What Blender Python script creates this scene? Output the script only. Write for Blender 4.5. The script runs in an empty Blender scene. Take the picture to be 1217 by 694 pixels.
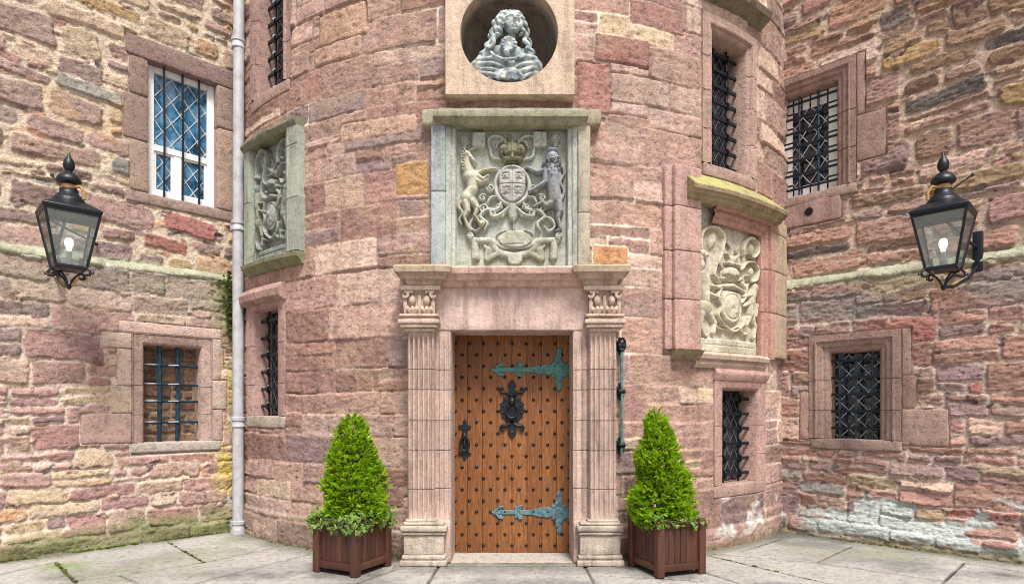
import bpy, bmesh, math, random
import numpy as np
from mathutils import Vector, Matrix
random.seed(11)
rng = np.random.default_rng(11)
SC = bpy.context.scene
COL = SC.collection
# ------------------------------------------------------------------ camera, light, exposure
CAMZ, FPX, CX, HY = 1.425, 730.0, 608.5, 489.0
cd = bpy.data.cameras.new('camera'); cam = bpy.data.objects.new('camera', cd); COL.objects.link(cam)
cam.location = (0, 0, CAMZ); cam.rotation_euler = (math.radians(90), 0, 0)
cd.sensor_width = 36; cd.lens = FPX / 1217 * 36; cd.shift_y = (HY - 347) / 1217
cd.clip_start = .05; cd.clip_end = 500
SC.camera = cam
SUN = Vector((.17, -.60, 1.0)).normalized()
w = bpy.data.worlds.new('World'); SC.world = w; w.use_nodes = True
nt = w.node_tree; nt.nodes.clear()
sky = nt.nodes.new('ShaderNodeTexSky'); sky.sky_type = 'NISHITA'; sky.sun_disc = False
sky.sun_elevation = math.asin(SUN.z); sky.sun_rotation = math.atan2(SUN.x, SUN.y)
sky.air_density = .9; sky.dust_density = 5.0; sky.ozone_density = .6
bg = nt.nodes.new('ShaderNodeBackground'); bg.inputs[1].default_value = .075
out = nt.nodes.new('ShaderNodeOutputWorld')
nt.links.new(sky.outputs[0], bg.inputs[0]); nt.links.new(bg.outputs[0], out.inputs[0])
sl = bpy.data.lights.new('sun', 'SUN'); sl.energy = 2.3; sl.angle = math.radians(17); sl.color = (1, .97, .93)
so = bpy.data.objects.new('sun', sl); COL.objects.link(so); so.location = (3, -6, 12)
so.rotation_euler = (-SUN).to_track_quat('-Z', 'Y').to_euler()
vs = SC.view_settings; vs.view_transform = 'Standard'; vs.look = 'None'; vs.gamma = 1; vs.use_curve_mapping = False
vs.exposure = 1.13
SC.cycles.use_denoising = True; SC.cycles.denoiser = 'OPENIMAGEDENOISE'; SC.cycles.denoising_input_passes = 'RGB_ALBEDO_NORMAL'; SC.cycles.denoising_prefilter = 'NONE'
SC.render.filter_size = 1.0
SC.cycles.filter_width = 1.0

# ------------------------------------------------------------------ helpers: colour, noise
def S(r, g, b):
    f = lambda c: (c / 255 / 12.92) if c / 255 <= .04045 else ((c / 255 + .055) / 1.055) ** 2.4
    return np.array([f(r), f(g), f(b)])
def _h(ix, iy, iz, seed):
    x = (ix.astype(np.int64) * 374761393 + iy.astype(np.int64) * 668265263 + iz.astype(np.int64) * 2147483647 + seed * 974634577) & 0xFFFFFFFF
    x = ((x ^ (x >> 13)) * 1274126177) & 0xFFFFFFFF
    x = ((x ^ (x >> 16)) * 2246822519) & 0xFFFFFFFF
    return ((x ^ (x >> 15)) & 0xFFFFFF) / float(0xFFFFFF)
def vn2(x, y, seed=0):
    ix = np.floor(x); iy = np.floor(y); fx = x - ix; fy = y - iy
    fx = fx * fx * (3 - 2 * fx); fy = fy * fy * (3 - 2 * fy); z = np.zeros_like(ix)
    a = _h(ix, iy, z, seed); b = _h(ix + 1, iy, z, seed); c = _h(ix, iy + 1, z, seed); d = _h(ix + 1, iy + 1, z, seed)
    return (a + (b - a) * fx) * (1 - fy) + (c + (d - c) * fx) * fy
def fb2(x, y, seed=0, o=4):
    s = 0; a = .5; t = 0
    for k in range(o):
        s = s + a * vn2(x, y, seed + k * 17); t += a; a *= .5; x = x * 2.03 + 5.1; y = y * 2.03 + 1.7
    return s / t * 2 - 1                       # about -1..1
def vn3(p, seed=0):
    i = np.floor(p); f = p - i; f = f * f * (3 - 2 * f); r = 0
    for dx in (0, 1):
        for dy in (0, 1):
            for dz in (0, 1):
                wt = (f[:, 0] if dx else 1 - f[:, 0]) * (f[:, 1] if dy else 1 - f[:, 1]) * (f[:, 2] if dz else 1 - f[:, 2])
                r = r + wt * _h(i[:, 0] + dx, i[:, 1] + dy, i[:, 2] + dz, seed)
    return r
def fb3(p, seed=0, o=3):
    s = 0; a = .5; t = 0
    for k in range(o):
        s = s + a * vn3(p, seed + k * 13); t += a; a *= .5; p = p * 2.03 + 3.3
    return s / t * 2 - 1
def sst(a, b, x):
    t = np.clip((x - a) / (b - a), 0, 1); return t * t * (3 - 2 * t)

# ------------------------------------------------------------------ surfaces (u along, v up, w out of the face)
R, YC = 4.18, 10.0
CL, CR = 10.74, 10.55
q = math.sqrt(.5)
class Surf:
    def __init__(s, m, px): s.map = m; s.px = px
def _ray(px, py): return (px - CX) / FPX, (HY - py) / FPX
def _tm(a):
    th = a[:, 0] / R; r = R + a[:, 2]
    return np.stack([r * np.sin(th), YC - r * np.cos(th), a[:, 1]], 1)
def _tp(px, py, w=0):
    dx, dz = _ray(px, py); A = 1 + dx * dx; B = -2 * YC; C = YC * YC - (R + w) ** 2
    Y = (-B - math.sqrt(max(B * B - 4 * A * C, 0))) / (2 * A)
    return R * math.atan2(dx * Y, YC - Y), CAMZ + dz * Y
def _lm(a): return np.stack([a[:, 0] * q + a[:, 2] * q, CL + a[:, 0] * q - a[:, 2] * q, a[:, 1]], 1)
def _lp(px, py, w=0):
    dx, dz = _ray(px, py); Y = (CL - w / q) / (1 - dx); return dx * Y / q - w, CAMZ + dz * Y
def _rm(a): return np.stack([a[:, 0] * q - a[:, 2] * q, CR - a[:, 0] * q - a[:, 2] * q, a[:, 1]], 1)
def _rp(px, py, w=0):
    dx, dz = _ray(px, py); Y = (CR - w / q) / (1 + dx); return dx * Y / q + w, CAMZ + dz * Y
YF = YC - R
def _fm(a): return np.stack([a[:, 0], YF - a[:, 2], a[:, 1]], 1)
def _fp(px, py, w=0):
    dx, dz = _ray(px, py); Y = YF - w; return dx * Y, CAMZ + dz * Y
TOW = Surf(_tm, _tp); LW = Surf(_lm, _lp); RW = Surf(_rm, _rp); FR = Surf(_fm, _fp)
def gpx(px, py):
    Y = FPX * CAMZ / (py - HY); return (px - CX) / FPX * Y, Y

# ------------------------------------------------------------------ materials
def nmat(name):
    m = bpy.data.materials.new(name); m.use_nodes = True; t = m.node_tree; t.nodes.clear()
    o = t.nodes.new('ShaderNodeOutputMaterial'); p = t.nodes.new('ShaderNodeBsdfPrincipled'); t.links.new(p.outputs[0], o.inputs[0])
    return m, t, p, o
def N(t, k, **kw):
    n = t.nodes.new(k)
    for a, b in kw.items(): setattr(n, a, b)
    return n
def noise(t, co, scale, detail=4, rough=.6):
    n = N(t, 'ShaderNodeTexNoise'); n.inputs['Scale'].default_value = scale; n.inputs['Detail'].default_value = detail; n.inputs['Roughness'].default_value = rough
    t.links.new(co, n.inputs['Vector']); return n.outputs['Fac']
def ramp(t, f, stops):
    r = N(t, 'ShaderNodeValToRGB'); e = r.color_ramp.elements
    while len(e) < len(stops): e.new(.5)
    for i, (p, c) in enumerate(stops): e[i].position = p; e[i].color = (*c, 1) if len(c) == 3 else c
    t.links.new(f, r.inputs[0]); return r.outputs[0]
def mul(t, a, b, mode='MULTIPLY', fac=1.0):
    m = N(t, 'ShaderNodeMix', data_type='RGBA', blend_type=mode)
    m.inputs[0].default_value = fac
    t.links.new(a, m.inputs[6]); t.links.new(b, m.inputs[7]); return m.outputs[2]
def bump(t, p, hs, strength, dist=.01):
    prev = None
    for h, s, d in hs:
        b = N(t, 'ShaderNodeBump'); b.inputs['Strength'].default_value = s; b.inputs['Distance'].default_value = d
        t.links.new(h, b.inputs['Height'])
        if prev: t.links.new(prev, b.inputs['Normal'])
        prev = b.outputs['Normal']
    t.links.new(prev, p.inputs['Normal'])
def stone_mat(name, fine=.8, stretch=(1, 1, 1), spots=.35, sat=.82, dk=.44, streak=0):
    m, t, p, o = nmat(name)
    at = N(t, 'ShaderNodeAttribute', attribute_name='Col'); g = N(t, 'ShaderNodeNewGeometry')
    mp = N(t, 'ShaderNodeMapping'); mp.inputs['Scale'].default_value = stretch; t.links.new(g.outputs['Position'], mp.inputs[0]); co = mp.outputs[0]
    n1 = noise(t, co, 85, 5, .7); n2 = noise(t, co, 16, 6, .65); n3 = noise(t, co, 240, 2, .6)
    c = mul(t, at.outputs['Color'], ramp(t, n1, [(.32, (dk, dk * .92, dk * .9)), (.47, (.95, .95, .95)), (.72, (1.12, 1.10, 1.08))]))
    c = mul(t, c, ramp(t, n2, [(.30, (.12 + dk, .09 + dk, .09 + dk)), (.48, (.98, .98, .98)), (.70, (1.10, 1.07, 1.03))]))
    if streak:
        m2 = N(t, 'ShaderNodeMapping'); m2.inputs['Scale'].default_value = (5, 5, .8); t.links.new(g.outputs['Position'], m2.inputs[0])
        c = mul(t, c, ramp(t, noise(t, m2.outputs[0], 1.6, 6, .7), [(.34, (.52, .51, .47)), (.50, (.92, .92, .90)), (.66, (1.06, 1.04, 1.0))]), fac=streak)
    sp = ramp(t, noise(t, co, 34, 3, .5), [(.66, (0, 0, 0)), (.74, (1, 1, 1))])
    mx = N(t, 'ShaderNodeMix', data_type='RGBA', blend_type='MIX'); t.links.new(c, mx.inputs[6]); mx.inputs[7].default_value = (.50, .43, .38, 1)
    mm = N(t, 'ShaderNodeMath', operation='MULTIPLY'); mm.inputs[1].default_value = spots; t.links.new(sp, mm.inputs[0]); t.links.new(mm.outputs[0], mx.inputs[0])
    hs = N(t, 'ShaderNodeHueSaturation'); hs.inputs['Saturation'].default_value = sat; hs.inputs['Value'].default_value = .97; hs.inputs['Hue'].default_value = .506; t.links.new(mx.outputs[2], hs.inputs['Color'])
    t.links.new(hs.outputs[0], p.inputs['Base Color']); p.inputs['Roughness'].default_value = .92; p.inputs['Specular IOR Level'].default_value = .25
    bump(t, p, [(n2, fine * .8, .028), (n1, fine * .9, .014), (n3, fine * .5, .004)], 1)
    return m
def paint(name, c, rough=.5, c2=None, sc=30, metal=0, b=.1, spec=.5):
    m, t, p, o = nmat(name); g = N(t, 'ShaderNodeNewGeometry'); n = noise(t, g.outputs['Position'], sc, 5, .65)
    c2 = c if c2 is None else c2
    t.links.new(ramp(t, n, [(.36, tuple(c2)), (.6, tuple(c))]), p.inputs['Base Color'])
    p.inputs['Roughness'].default_value = rough; p.inputs['Metallic'].default_value = metal; p.inputs['Specular IOR Level'].default_value = spec
    bump(t, p, [(n, b, .01)], 1); return m
def attr_mat(name, rough=.6, streak=None, b=.2, lo=.7, spec=.4):
    m, t, p, o = nmat(name); at = N(t, 'ShaderNodeAttribute', attribute_name='Col')
    tc = N(t, 'ShaderNodeTexCoord'); mp = N(t, 'ShaderNodeMapping'); mp.inputs['Scale'].default_value = streak or (1, 1, 1); t.links.new(tc.outputs['Object'], mp.inputs[0])
    n = noise(t, mp.outputs[0], 20, 6, .7); n2 = noise(t, mp.outputs[0], 70, 3, .6)
    c = mul(t, at.outputs['Color'], ramp(t, n, [(.3, (lo, lo, lo)), (.6, (1, 1, 1))]))
    c = mul(t, c, ramp(t, n2, [(.3, (lo, lo * .95, lo * .9)), (.55, (1, 1, 1))]))
    t.links.new(c, p.inputs['Base Color']); p.inputs['Roughness'].default_value = rough; p.inputs['Specular IOR Level'].default_value = spec
    bump(t, p, [(n, b, .01), (n2, b, .004)], 1); return m
M = {}
M['rubble'] = stone_mat('rubble_stone', .95)
M['slaty'] = stone_mat('bedded_stone', 1.0, (1, 1, 2.6), .3)
M['ashlar'] = stone_mat('ashlar_stone', .85, dk=.50, streak=.5)
M['dressed'] = stone_mat('dressed_stone', .6, spots=.10, dk=.68, streak=.9)
M['carved'] = stone_mat('carved_stone', .5, spots=.12, dk=.60, streak=.7)
M['paving'] = stone_mat('paving_stone', .35, spots=.2)
M['iron'] = paint('black_iron', (.010, .014, .019), .38, (.004, .006, .009), 60, 0, .25, .35)
M['blueiron'] = paint('blue_black_iron', (.012, .05, .085), .36, (.005, .012, .020), 18, 0, .25, .4)
M['white'] = paint('white_paint', (.80, .81, .82), .45, (.72, .72, .70), 25)
M['pipe'] = paint('pale_grey_paint', (.44, .455, .48), .5, (.33, .33, .34), 9, 0, .1)
M['lead'] = paint('lead_came', (.50, .53, .55), .5, (.33, .36, .38), 40)
M['leaddark'] = paint('dark_lead_came', (.16, .19, .21), .5, (.09, .10, .11), 40)
M['verdigris'] = paint('verdigris_copper', (.07, .26, .24), .6, (.06, .11, .11), 22, .15, .3)
M['blueverd'] = paint('blue_green_copper', (.11, .22, .26), .55, (.06, .10, .12), 22, .15, .3)
M['brass'] = paint('tan_conduit', (.40, .24, .08), .5, (.26, .15, .06), 30)
M['wood'] = attr_mat('oak_boards', .5, (4.0, 4.0, .20), .3, .42)
M['darkwood'] = attr_mat('stained_planter_boards', .5, (3, 3, .3), .2, .6)
M['leaf'] = attr_mat('foliage', .5, None, .05, .8)
lt = M['leaf'].node_tree; lp = [n_ for n_ in lt.nodes if n_.type == 'BSDF_PRINCIPLED'][0]; lo_ = [n_ for n_ in lt.nodes if n_.type == 'OUTPUT_MATERIAL'][0]
tr_ = lt.nodes.new('ShaderNodeBsdfTranslucent'); mx_ = lt.nodes.new('ShaderNodeMixShader'); mx_.inputs[0].default_value = .55; lt.links.new(lp.inputs['Base Color'].links[0].from_socket, tr_.inputs[0]); lt.links.new(lp.outputs[0], mx_.inputs[1]); lt.links.new(tr_.outputs[0], mx_.inputs[2]); lt.links.new(mx_.outputs[0], lo_.inputs[0])
M['bark'] = paint('bark', (.11, .075, .05), .9, (.05, .035, .025), 40, 0, .6)
M['soil'] = paint('soil', (.035, .024, .016), .95, (.015, .01, .008), 60, 0, .8)
def glass_dark(name, c, rough=.05, sc=3):
    m, t, p, o = nmat(name); g = N(t, 'ShaderNodeNewGeometry'); n = noise(t, g.outputs['Position'], sc * 1.7, 3, .6)
    t.links.new(ramp(t, n, [(.36, tuple(x * .2 for x in c)), (.50, c), (.66, tuple(min(1, x * 1.3 + (.10 if c[2] > .1 else .0)) for x in c))]), p.inputs['Base Color']); p.inputs['Roughness'].default_value = rough; p.inputs['Specular IOR Level'].default_value = .9
    bump(t, p, [(noise(t, g.outputs['Position'], 14, 2), .5, .02)], 1); return m
M['glasssky'] = glass_dark('painted_sky_glass', (.015, .12, .23))  # blue sky reflection with paler cloud patches painted into the base colour
M['glassdark'] = glass_dark('dark_glass', (.010, .016, .024), .08)
def clear_glass():
    m, t, p, o = nmat('lantern_glass'); t.nodes.remove(p)
    a = N(t, 'ShaderNodeBsdfTransparent'); a.inputs[0].default_value = (.93, .97, .96, 1); b = N(t, 'ShaderNodeBsdfGlossy'); b.inputs['Roughness'].default_value = .06
    d = N(t, 'ShaderNodeBsdfDiffuse'); d.inputs[0].default_value = (.78, .84, .83, 1)
    f = N(t, 'ShaderNodeFresnel'); f.inputs[0].default_value = 1.5; x = N(t, 'ShaderNodeMixShader'); y = N(t, 'ShaderNodeMixShader')
    y.inputs[0].default_value = .09; t.links.new(a.outputs[0], y.inputs[1]); t.links.new(d.outputs[0], y.inputs[2])
    t.links.new(f.outputs[0], x.inputs[0]); t.links.new(y.outputs[0], x.inputs[1]); t.links.new(b.outputs[0], x.inputs[2]); t.links.new(x.outputs[0], o.inputs[0]); return m
M['clear'] = clear_glass()
m, t, p, o = nmat('lit_bulb'); p.inputs['Base Color'].default_value = (.95, .95, .92, 1); p.inputs['Emission Color'].default_value = (1, .97, .9, 1); p.inputs['Emission Strength'].default_value = .5; M['bulb'] = m

# ------------------------------------------------------------------ objects
WL = {}
def empty(name, loc=(0, 0, 0), rz=0, parent=None):
    o = bpy.data.objects.new(name, None); COL.objects.link(o); o.empty_display_size = .2
    if parent:
        o.parent = parent; WL[o.name] = WL[parent.name]
    else:
        o.location = loc; o.rotation_euler = (0, 0, rz); WL[o.name] = np.array(loc, float)
    return o
def tag(o, label=None, cat=None, group=None, kind=None):
    for k, v in (('label', label), ('category', cat), ('group', group), ('kind', kind)):
        if v: o[k] = v
    return o
def np_mesh(name, co, quads, col=None, mats=(), parent=None, smooth=True, sharp=None, tris=None, mi=None):
    """co world coordinates (or local ones when the parent is turned), quads (n,4) index array"""
    me = bpy.data.meshes.new(name)
    if parent is not None and not getattr(np_mesh, 'local', False): co = co - WL[parent.name]
    me.vertices.add(len(co)); me.vertices.foreach_set('co', np.ascontiguousarray(co, np.float32).ravel())
    nq = len(quads); me.loops.add(nq * 4); me.loops.foreach_set('vertex_index', np.ascontiguousarray(quads, np.int32).ravel())
    me.polygons.add(nq); me.polygons.foreach_set('loop_start', np.arange(0, nq * 4, 4, dtype=np.int32))
    me.polygons.foreach_set('use_smooth', np.full(nq, smooth))
    me.update(calc_edges=True)
    if col is not None:
        a = me.attributes.new('Col', 'FLOAT_COLOR', 'POINT'); c4 = np.ones((len(co), 4), np.float32); c4[:, :3] = col; a.data.foreach_set('color', c4.ravel())
    for mm in mats: me.materials.append(mm)
    o = bpy.data.objects.new(name, me); COL.objects.link(o)
    if parent is not None: o.parent = parent; WL[o.name] = WL[parent.name]
    else: WL[o.name] = np.zeros(3)
    return o
class MB:
    def __init__(s): s.v = []; s.f = []; s.c = []; s.m = []; s.n = 0
    def add(s, v, f, c=(.5, .5, .5), mi=0):
        v = np.asarray(v, float).reshape(-1, 3); c = np.asarray(c, float); c = np.broadcast_to(c, v.shape) if c.ndim == 1 else c
        s.v.append(v); s.c.append(c); n = s.n
        s.f += [tuple(int(i) + n for i in q_) for q_ in f]; s.m += [mi] * len(f); s.n += len(v)
    def build(s, name, mats, parent=None, surf=None, sharp=40, weld=0, bevel=0, local=False, var=0, vs=6, smooth=True):
        v = np.concatenate(s.v); c = np.concatenate(s.c)
        if var: c = c * (1 + var * fb3(v * vs, 5))[:, None]
        if surf: v = surf.map(v)
        if parent is not None and not local: v = v - WL[parent.name]
        me = bpy.data.meshes.new(name); me.from_pydata(v.tolist(), [], s.f); 
        a = me.attributes.new('Col', 'FLOAT_COLOR', 'POINT'); c4 = np.ones((len(v), 4), np.float32); c4[:, :3] = np.clip(c, 0, 1); a.data.foreach_set('color', c4.ravel())
        if not isinstance(mats, (list, tuple)): mats = [mats]
        for mm in mats: me.materials.append(mm)
        if len(mats) > 1: me.polygons.foreach_set('material_index', s.m)
        if weld:
            b = bmesh.new(); b.from_mesh(me); bmesh.ops.remove_doubles(b, verts=b.verts, dist=weld); b.to_mesh(me); b.free()
        me.polygons.foreach_set('use_smooth', [smooth] * len(me.polygons))
        if smooth and sharp: me.set_sharp_from_angle(angle=math.radians(sharp))
        me.update()
        o = bpy.data.objects.new(name, me); COL.objects.link(o)
        if bevel:
            md = o.modifiers.new('bevel', 'BEVEL'); md.width = bevel; md.segments = 2; md.limit_method = 'ANGLE'; md.angle_limit = math.radians(40)
        if parent is not None: o.parent = parent; WL[o.name] = WL[parent.name]
        else: WL[o.name] = np.zeros(3)
        return o
def cuts(a, b, r, step):
    n = max(1, int(round((b - a - 2 * r) / step)))
    return np.concatenate([[a, a + r * .35], np.linspace(a + r, b - r, n + 1), [b - r * .35, b]])
def rbox(mb, u0, u1, v0, v1, w0, w1, c=(.5, .5, .5), r=.01, step=.08, amp=0., mi=0, seed=0, nf=9):
    """a block with rounded, slightly uneven faces"""
    r = min(r, (u1 - u0) / 2.2, (v1 - v0) / 2.2, (w1 - w0) / 2.2)
    X = [cuts(u0, u1, r, step), cuts(v0, v1, r, step), cuts(w0, w1, r, step)]; lo = np.array([u0, v0, w0]); hi = np.array([u1, v1, w1])
    V = []; F = []; base = 0
    for ax in range(3):
        a, b = [i for i in range(3) if i != ax]
        for end in (0, -1):
            A, B = np.meshgrid(X[a], X[b], indexing='ij'); P = np.zeros(A.shape + (3,)); P[..., a] = A; P[..., b] = B; P[..., ax] = X[ax][end]
            na, nb = A.shape; idx = np.arange(na * nb).reshape(na, nb) + base
            Q = np.stack([idx[:-1, :-1], idx[1:, :-1], idx[1:, 1:], idx[:-1, 1:]], -1).reshape(-1, 4)
            if (end == 0) ^ (ax == 1): Q = Q[:, ::-1]
            V.append(P.reshape(-1, 3)); F += Q.tolist(); base += na * nb
    V = np.concatenate(V); inn = np.clip(V, lo + r, hi - r); d = V - inn; L = np.linalg.norm(d, axis=1, keepdims=True); L[L == 0] = 1
    nrm = d / L; V = inn + nrm * r
    if amp: V = V + nrm * (fb3(V * nf, seed, 3) * amp)[:, None]
    mb.add(V, F, c, mi)
def box(mb, u0, u1, v0, v1, w0, w1, c=(.5, .5, .5), mi=0, nu=1):
    us = np.linspace(u0, u1, nu + 1)
    for i in range(nu):
        a, b = us[i], us[i + 1]
        V = [(a, v0, w0), (b, v0, w0), (b, v1, w0), (a, v1, w0), (a, v0, w1), (b, v0, w1), (b, v1, w1), (a, v1, w1)]
        F = [(4, 5, 6, 7), (3, 2, 6, 7), (0, 4, 5, 1)]
        F.append((0, 1, 2, 3))
        if i == 0: F.append((0, 3, 7, 4))
        if i == nu - 1: F.append((1, 5, 6, 2))
        mb.add(V, F, c, mi)
def tube(mb, pts, r, c=(.5, .5, .5), n=8, mi=0, cap=True, closed=False):
    P = [Vector(p) for p in pts]; k = len(P); rs = r if isinstance(r, (list, tuple)) else [r] * k
    V = []; up = None
    for i in range(k):
        if closed: d = P[(i + 1) % k] - P[i - 1]
        else: d = P[min(i + 1, k - 1)] - P[max(i - 1, 0)]
        d.normalize()
        if up is None: up = Vector((0, 0, 1)) if abs(d.z) < .9 else Vector((1, 0, 0))
        s_ = d.cross(up)
        if s_.length < 1e-4: s_ = d.orthogonal()
        s_.normalize(); up = s_.cross(d).normalized()
        for j in range(n):
            a = 2 * math.pi * (j + .5) / n; V.append(tuple(P[i] + (s_ * math.cos(a) + up * math.sin(a)) * rs[i]))
    F = []
    for i in range(k if closed else k - 1):
        for j in range(n): F.append((i * n + j, i * n + (j + 1) % n, ((i + 1) % k) * n + (j + 1) % n, ((i + 1) % k) * n + j))
    if cap and not closed: F += [tuple(range(n))[::-1], tuple((k - 1) * n + j for j in range(n))]
    mb.add(V, F, c, mi)
def lathe(mb, prof, c=(.5, .5, .5), n=20, o=(0, 0, 0), axis=2, mi=0):
    V = []
    for r, z in prof:
        for j in range(n):
            a = 2 * math.pi * j / n; p = [r * math.cos(a), r * math.sin(a), z]
            if axis == 1: p = [p[0], -p[2], p[1]]
            V.append((p[0] + o[0], p[1] + o[1], p[2] + o[2]))
    F = [(i * n + j, i * n + (j + 1) % n, (i + 1) * n + (j + 1) % n, (i + 1) * n + j) for i in range(len(prof) - 1) for j in range(n)]
    mb.add(V, F, c, mi)
def ball(mb, o, r, c=(.5, .5, .5), n=12, mi=0):
    r = (r, r, r) if np.isscalar(r) else r; V = []; F = []; m_ = n // 2
    for i in range(m_ + 1):
        for j in range(n):
            a = math.pi * i / m_; b = 2 * math.pi * j / n; V.append((o[0] + r[0] * math.sin(a) * math.cos(b), o[1] + r[1] * math.sin(a) * math.sin(b), o[2] + r[2] * math.cos(a)))
    for i in range(m_):
        for j in range(n): F.append((i * n + j, (i + 1) * n + j, (i + 1) * n + (j + 1) % n, i * n + (j + 1) % n))
    mb.add(V, F, c, mi)
def ring(mb, u0, u1, v0, v1, prof, c, sill=True, step=.05, joints=(), amp=.002, seed=0, sides='LTR'):
    """moulded surround swept round an opening; prof = [(distance outward from the opening, w)]; joints = heights of block joints"""
    def lin(a, b):
        n = max(2, int(abs(b - a) / step)); return list(np.linspace(a, b, n + 1))
    vs_ = lin(v0, v1); vs_ = sorted(set(vs_ + [j + e for j in joints for e in (-.006, -.003, .003, .006) if v0 < j < v1]))
    inj = lambda v: any(abs(v - j) < .0045 for j in joints)
    st = []
    if 'L' in sides: st += [(u0, v, -1, 0, inj(v)) for v in vs_[:-1]] + ([(u0, v1, -1, 1, False)] if 'T' in sides else [(u0, v1, -1, 0, False)])
    if 'T' in sides:
        ul = lin(u0, u1); st += [(u, v1, 0, 1, False) for u in ul[1:-1]]
    if 'R' in sides: st += ([(u1, v1, 1, 1, False)] if 'T' in sides else [(u1, v1, 1, 0, False)]) + [(u1, v, 1, 0, inj(v)) for v in vs_[::-1][1:]]
    if sill: st[0] = (u0, v0, -1, -1, False); st[-1] = (u1, v0, 1, -1, False); st += [(u, v0, 0, -1, False) for u in lin(u1, u0)[1:-1]]
    k = len(prof); V = []
    for (pu, pv, du, dv, jn) in st:
        for (d, w_) in prof: V.append((pu + du * d, pv + dv * d, w_ - (.007 if jn else 0)))
    V = np.array(V); V[:, 2] += amp * fb3(V * 7, seed); V[:, 0] += amp * fb3(V * 9 + 3, seed + 1); ns = len(st)
    jl = [v0] + sorted(joints) + [99]; tone = rng.uniform(.86, 1.08, (len(jl), 3)); 
    C = np.array([np.asarray(c) * tone[max(i for i in range(len(jl)) if jl[i] <= p_[1] + 1e-4 or i == 0)].mean() for p_ in V])
    jm = np.repeat([s_[4] for s_ in st], k); C[jm] *= .8
    F = []
    for i in range(ns if sill else ns - 1):
        for j in range(k - 1): F.append((i * k + j, ((i + 1) % ns) * k + j, ((i + 1) % ns) * k + j + 1, i * k + j + 1))
    mb.add(V, F, C)
def mould(mb, u0, u1, prof, c, step=.06, amp=.003, seed=0, caps=True):
    """closed profile [(v,w)...] run along u"""
    n = max(1, int(round((u1 - u0) / step))); us = np.linspace(u0, u1, n + 1); k = len(prof)
    V = np.array([(u, v, w_) for u in us for v, w_ in prof]); 
    if amp: e = fb3(V * np.array([5, 9, 9]), seed); V[:, 1] += amp * e; V[:, 2] += amp * fb3(V * 6 + 9, seed)
    F = [(i * k + j, i * k + (j + 1) % k, (i + 1) * k + (j + 1) % k, (i + 1) * k + j) for i in range(n) for j in range(k)]
    if caps: F += [tuple(range(k)), tuple(n * k + j for j in range(k))[::-1]]
    mb.add(V, F, c)
def mould_ret(mb, u0, u1, outer, c, wb, amp=.002, step=.06, seed=0):
    """moulding with returned ends: outer = [(v, w)] from bottom to top; ends turn back to wb"""
    k = len(outer); n = max(1, int(round((u1 - u0) / step))); us = list(np.linspace(u0, u1, n + 1)); V = []
    m0 = min(w_ for _, w_ in outer)
    V += [(u0 - (w_ - m0), v, wb) for v, w_ in outer]
    for i, u in enumerate(us): V += [(u - (w_ - m0) if i == 0 else u + (w_ - m0) if i == n else u, v, w_) for v, w_ in outer]
    V += [(u1 + (w_ - m0), v, wb) for v, w_ in outer]
    V = np.array(V)
    if amp: e = fb3(V * 8, seed); V[:, 1] += amp * e; V[:, 2] += amp * fb3(V * 8 + 4, seed)
    ns = n + 3; F = [(i * k + j, (i + 1) * k + j, (i + 1) * k + j + 1, i * k + j + 1) for i in range(ns - 1) for j in range(k - 1)]
    F += [tuple(i * k + k - 1 for i in range(ns)), tuple(i * k for i in range(ns))[::-1]]
    mb.add(V, F, c)
def strip(mb, p, q_, wd, th, c=(.5, .5, .5), mi=0):
    """flat bar from p to q in the u,v plane"""
    p = np.array(p, float); q_ = np.array(q_, float); d = q_ - p; d = d / (np.linalg.norm(d) + 1e-9); s_ = np.array([-d[1], d[0], 0]) * wd / 2; t_ = np.array([0, 0, th / 2])
    V = [p - s_ - t_, p + s_ - t_, p + s_ + t_, p - s_ + t_, q_ - s_ - t_, q_ + s_ - t_, q_ + s_ + t_, q_ - s_ + t_]
    mb.add(V, [(0, 1, 2, 3), (7, 6, 5, 4), (0, 4, 5, 1), (1, 5, 6, 2), (2, 6, 7, 3), (3, 7, 4, 0)], c, mi)
def lattice(mb, u0, u1, v0, v1, w_, du, dv, wd=.006, th=.004, off=0.):
    """diagonal lead cames clipped to a pane"""
    s_ = dv / du; H = v1 - v0; W = u1 - u0; n = int((W * s_ + H) / dv) + 2
    for sg in (1, -1):
        for k in range(-1, n + 1):
            b = (k + off) * dv - (W * s_ if sg > 0 else 0)       # v = v0 + b + sg*s*(u-u0)
            pts = []
            for uu in (0, W):
                vv = b + sg * s_ * uu
                if -1e-9 <= vv <= H: pts.append((uu, vv))
            for vv in (0, H):
                uu = (vv - b) / (sg * s_)
                if 1e-9 < uu < W - 1e-9: pts.append((uu, vv))
            if len(pts) >= 2 and abs(pts[0][0] - pts[1][0]) > .012: strip(mb, (u0 + pts[0][0], v0 + pts[0][1], w_ + .0015 * sg), (u0 + pts[1][0], v0 + pts[1][1], w_ + .0015 * sg), wd, th)
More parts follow.
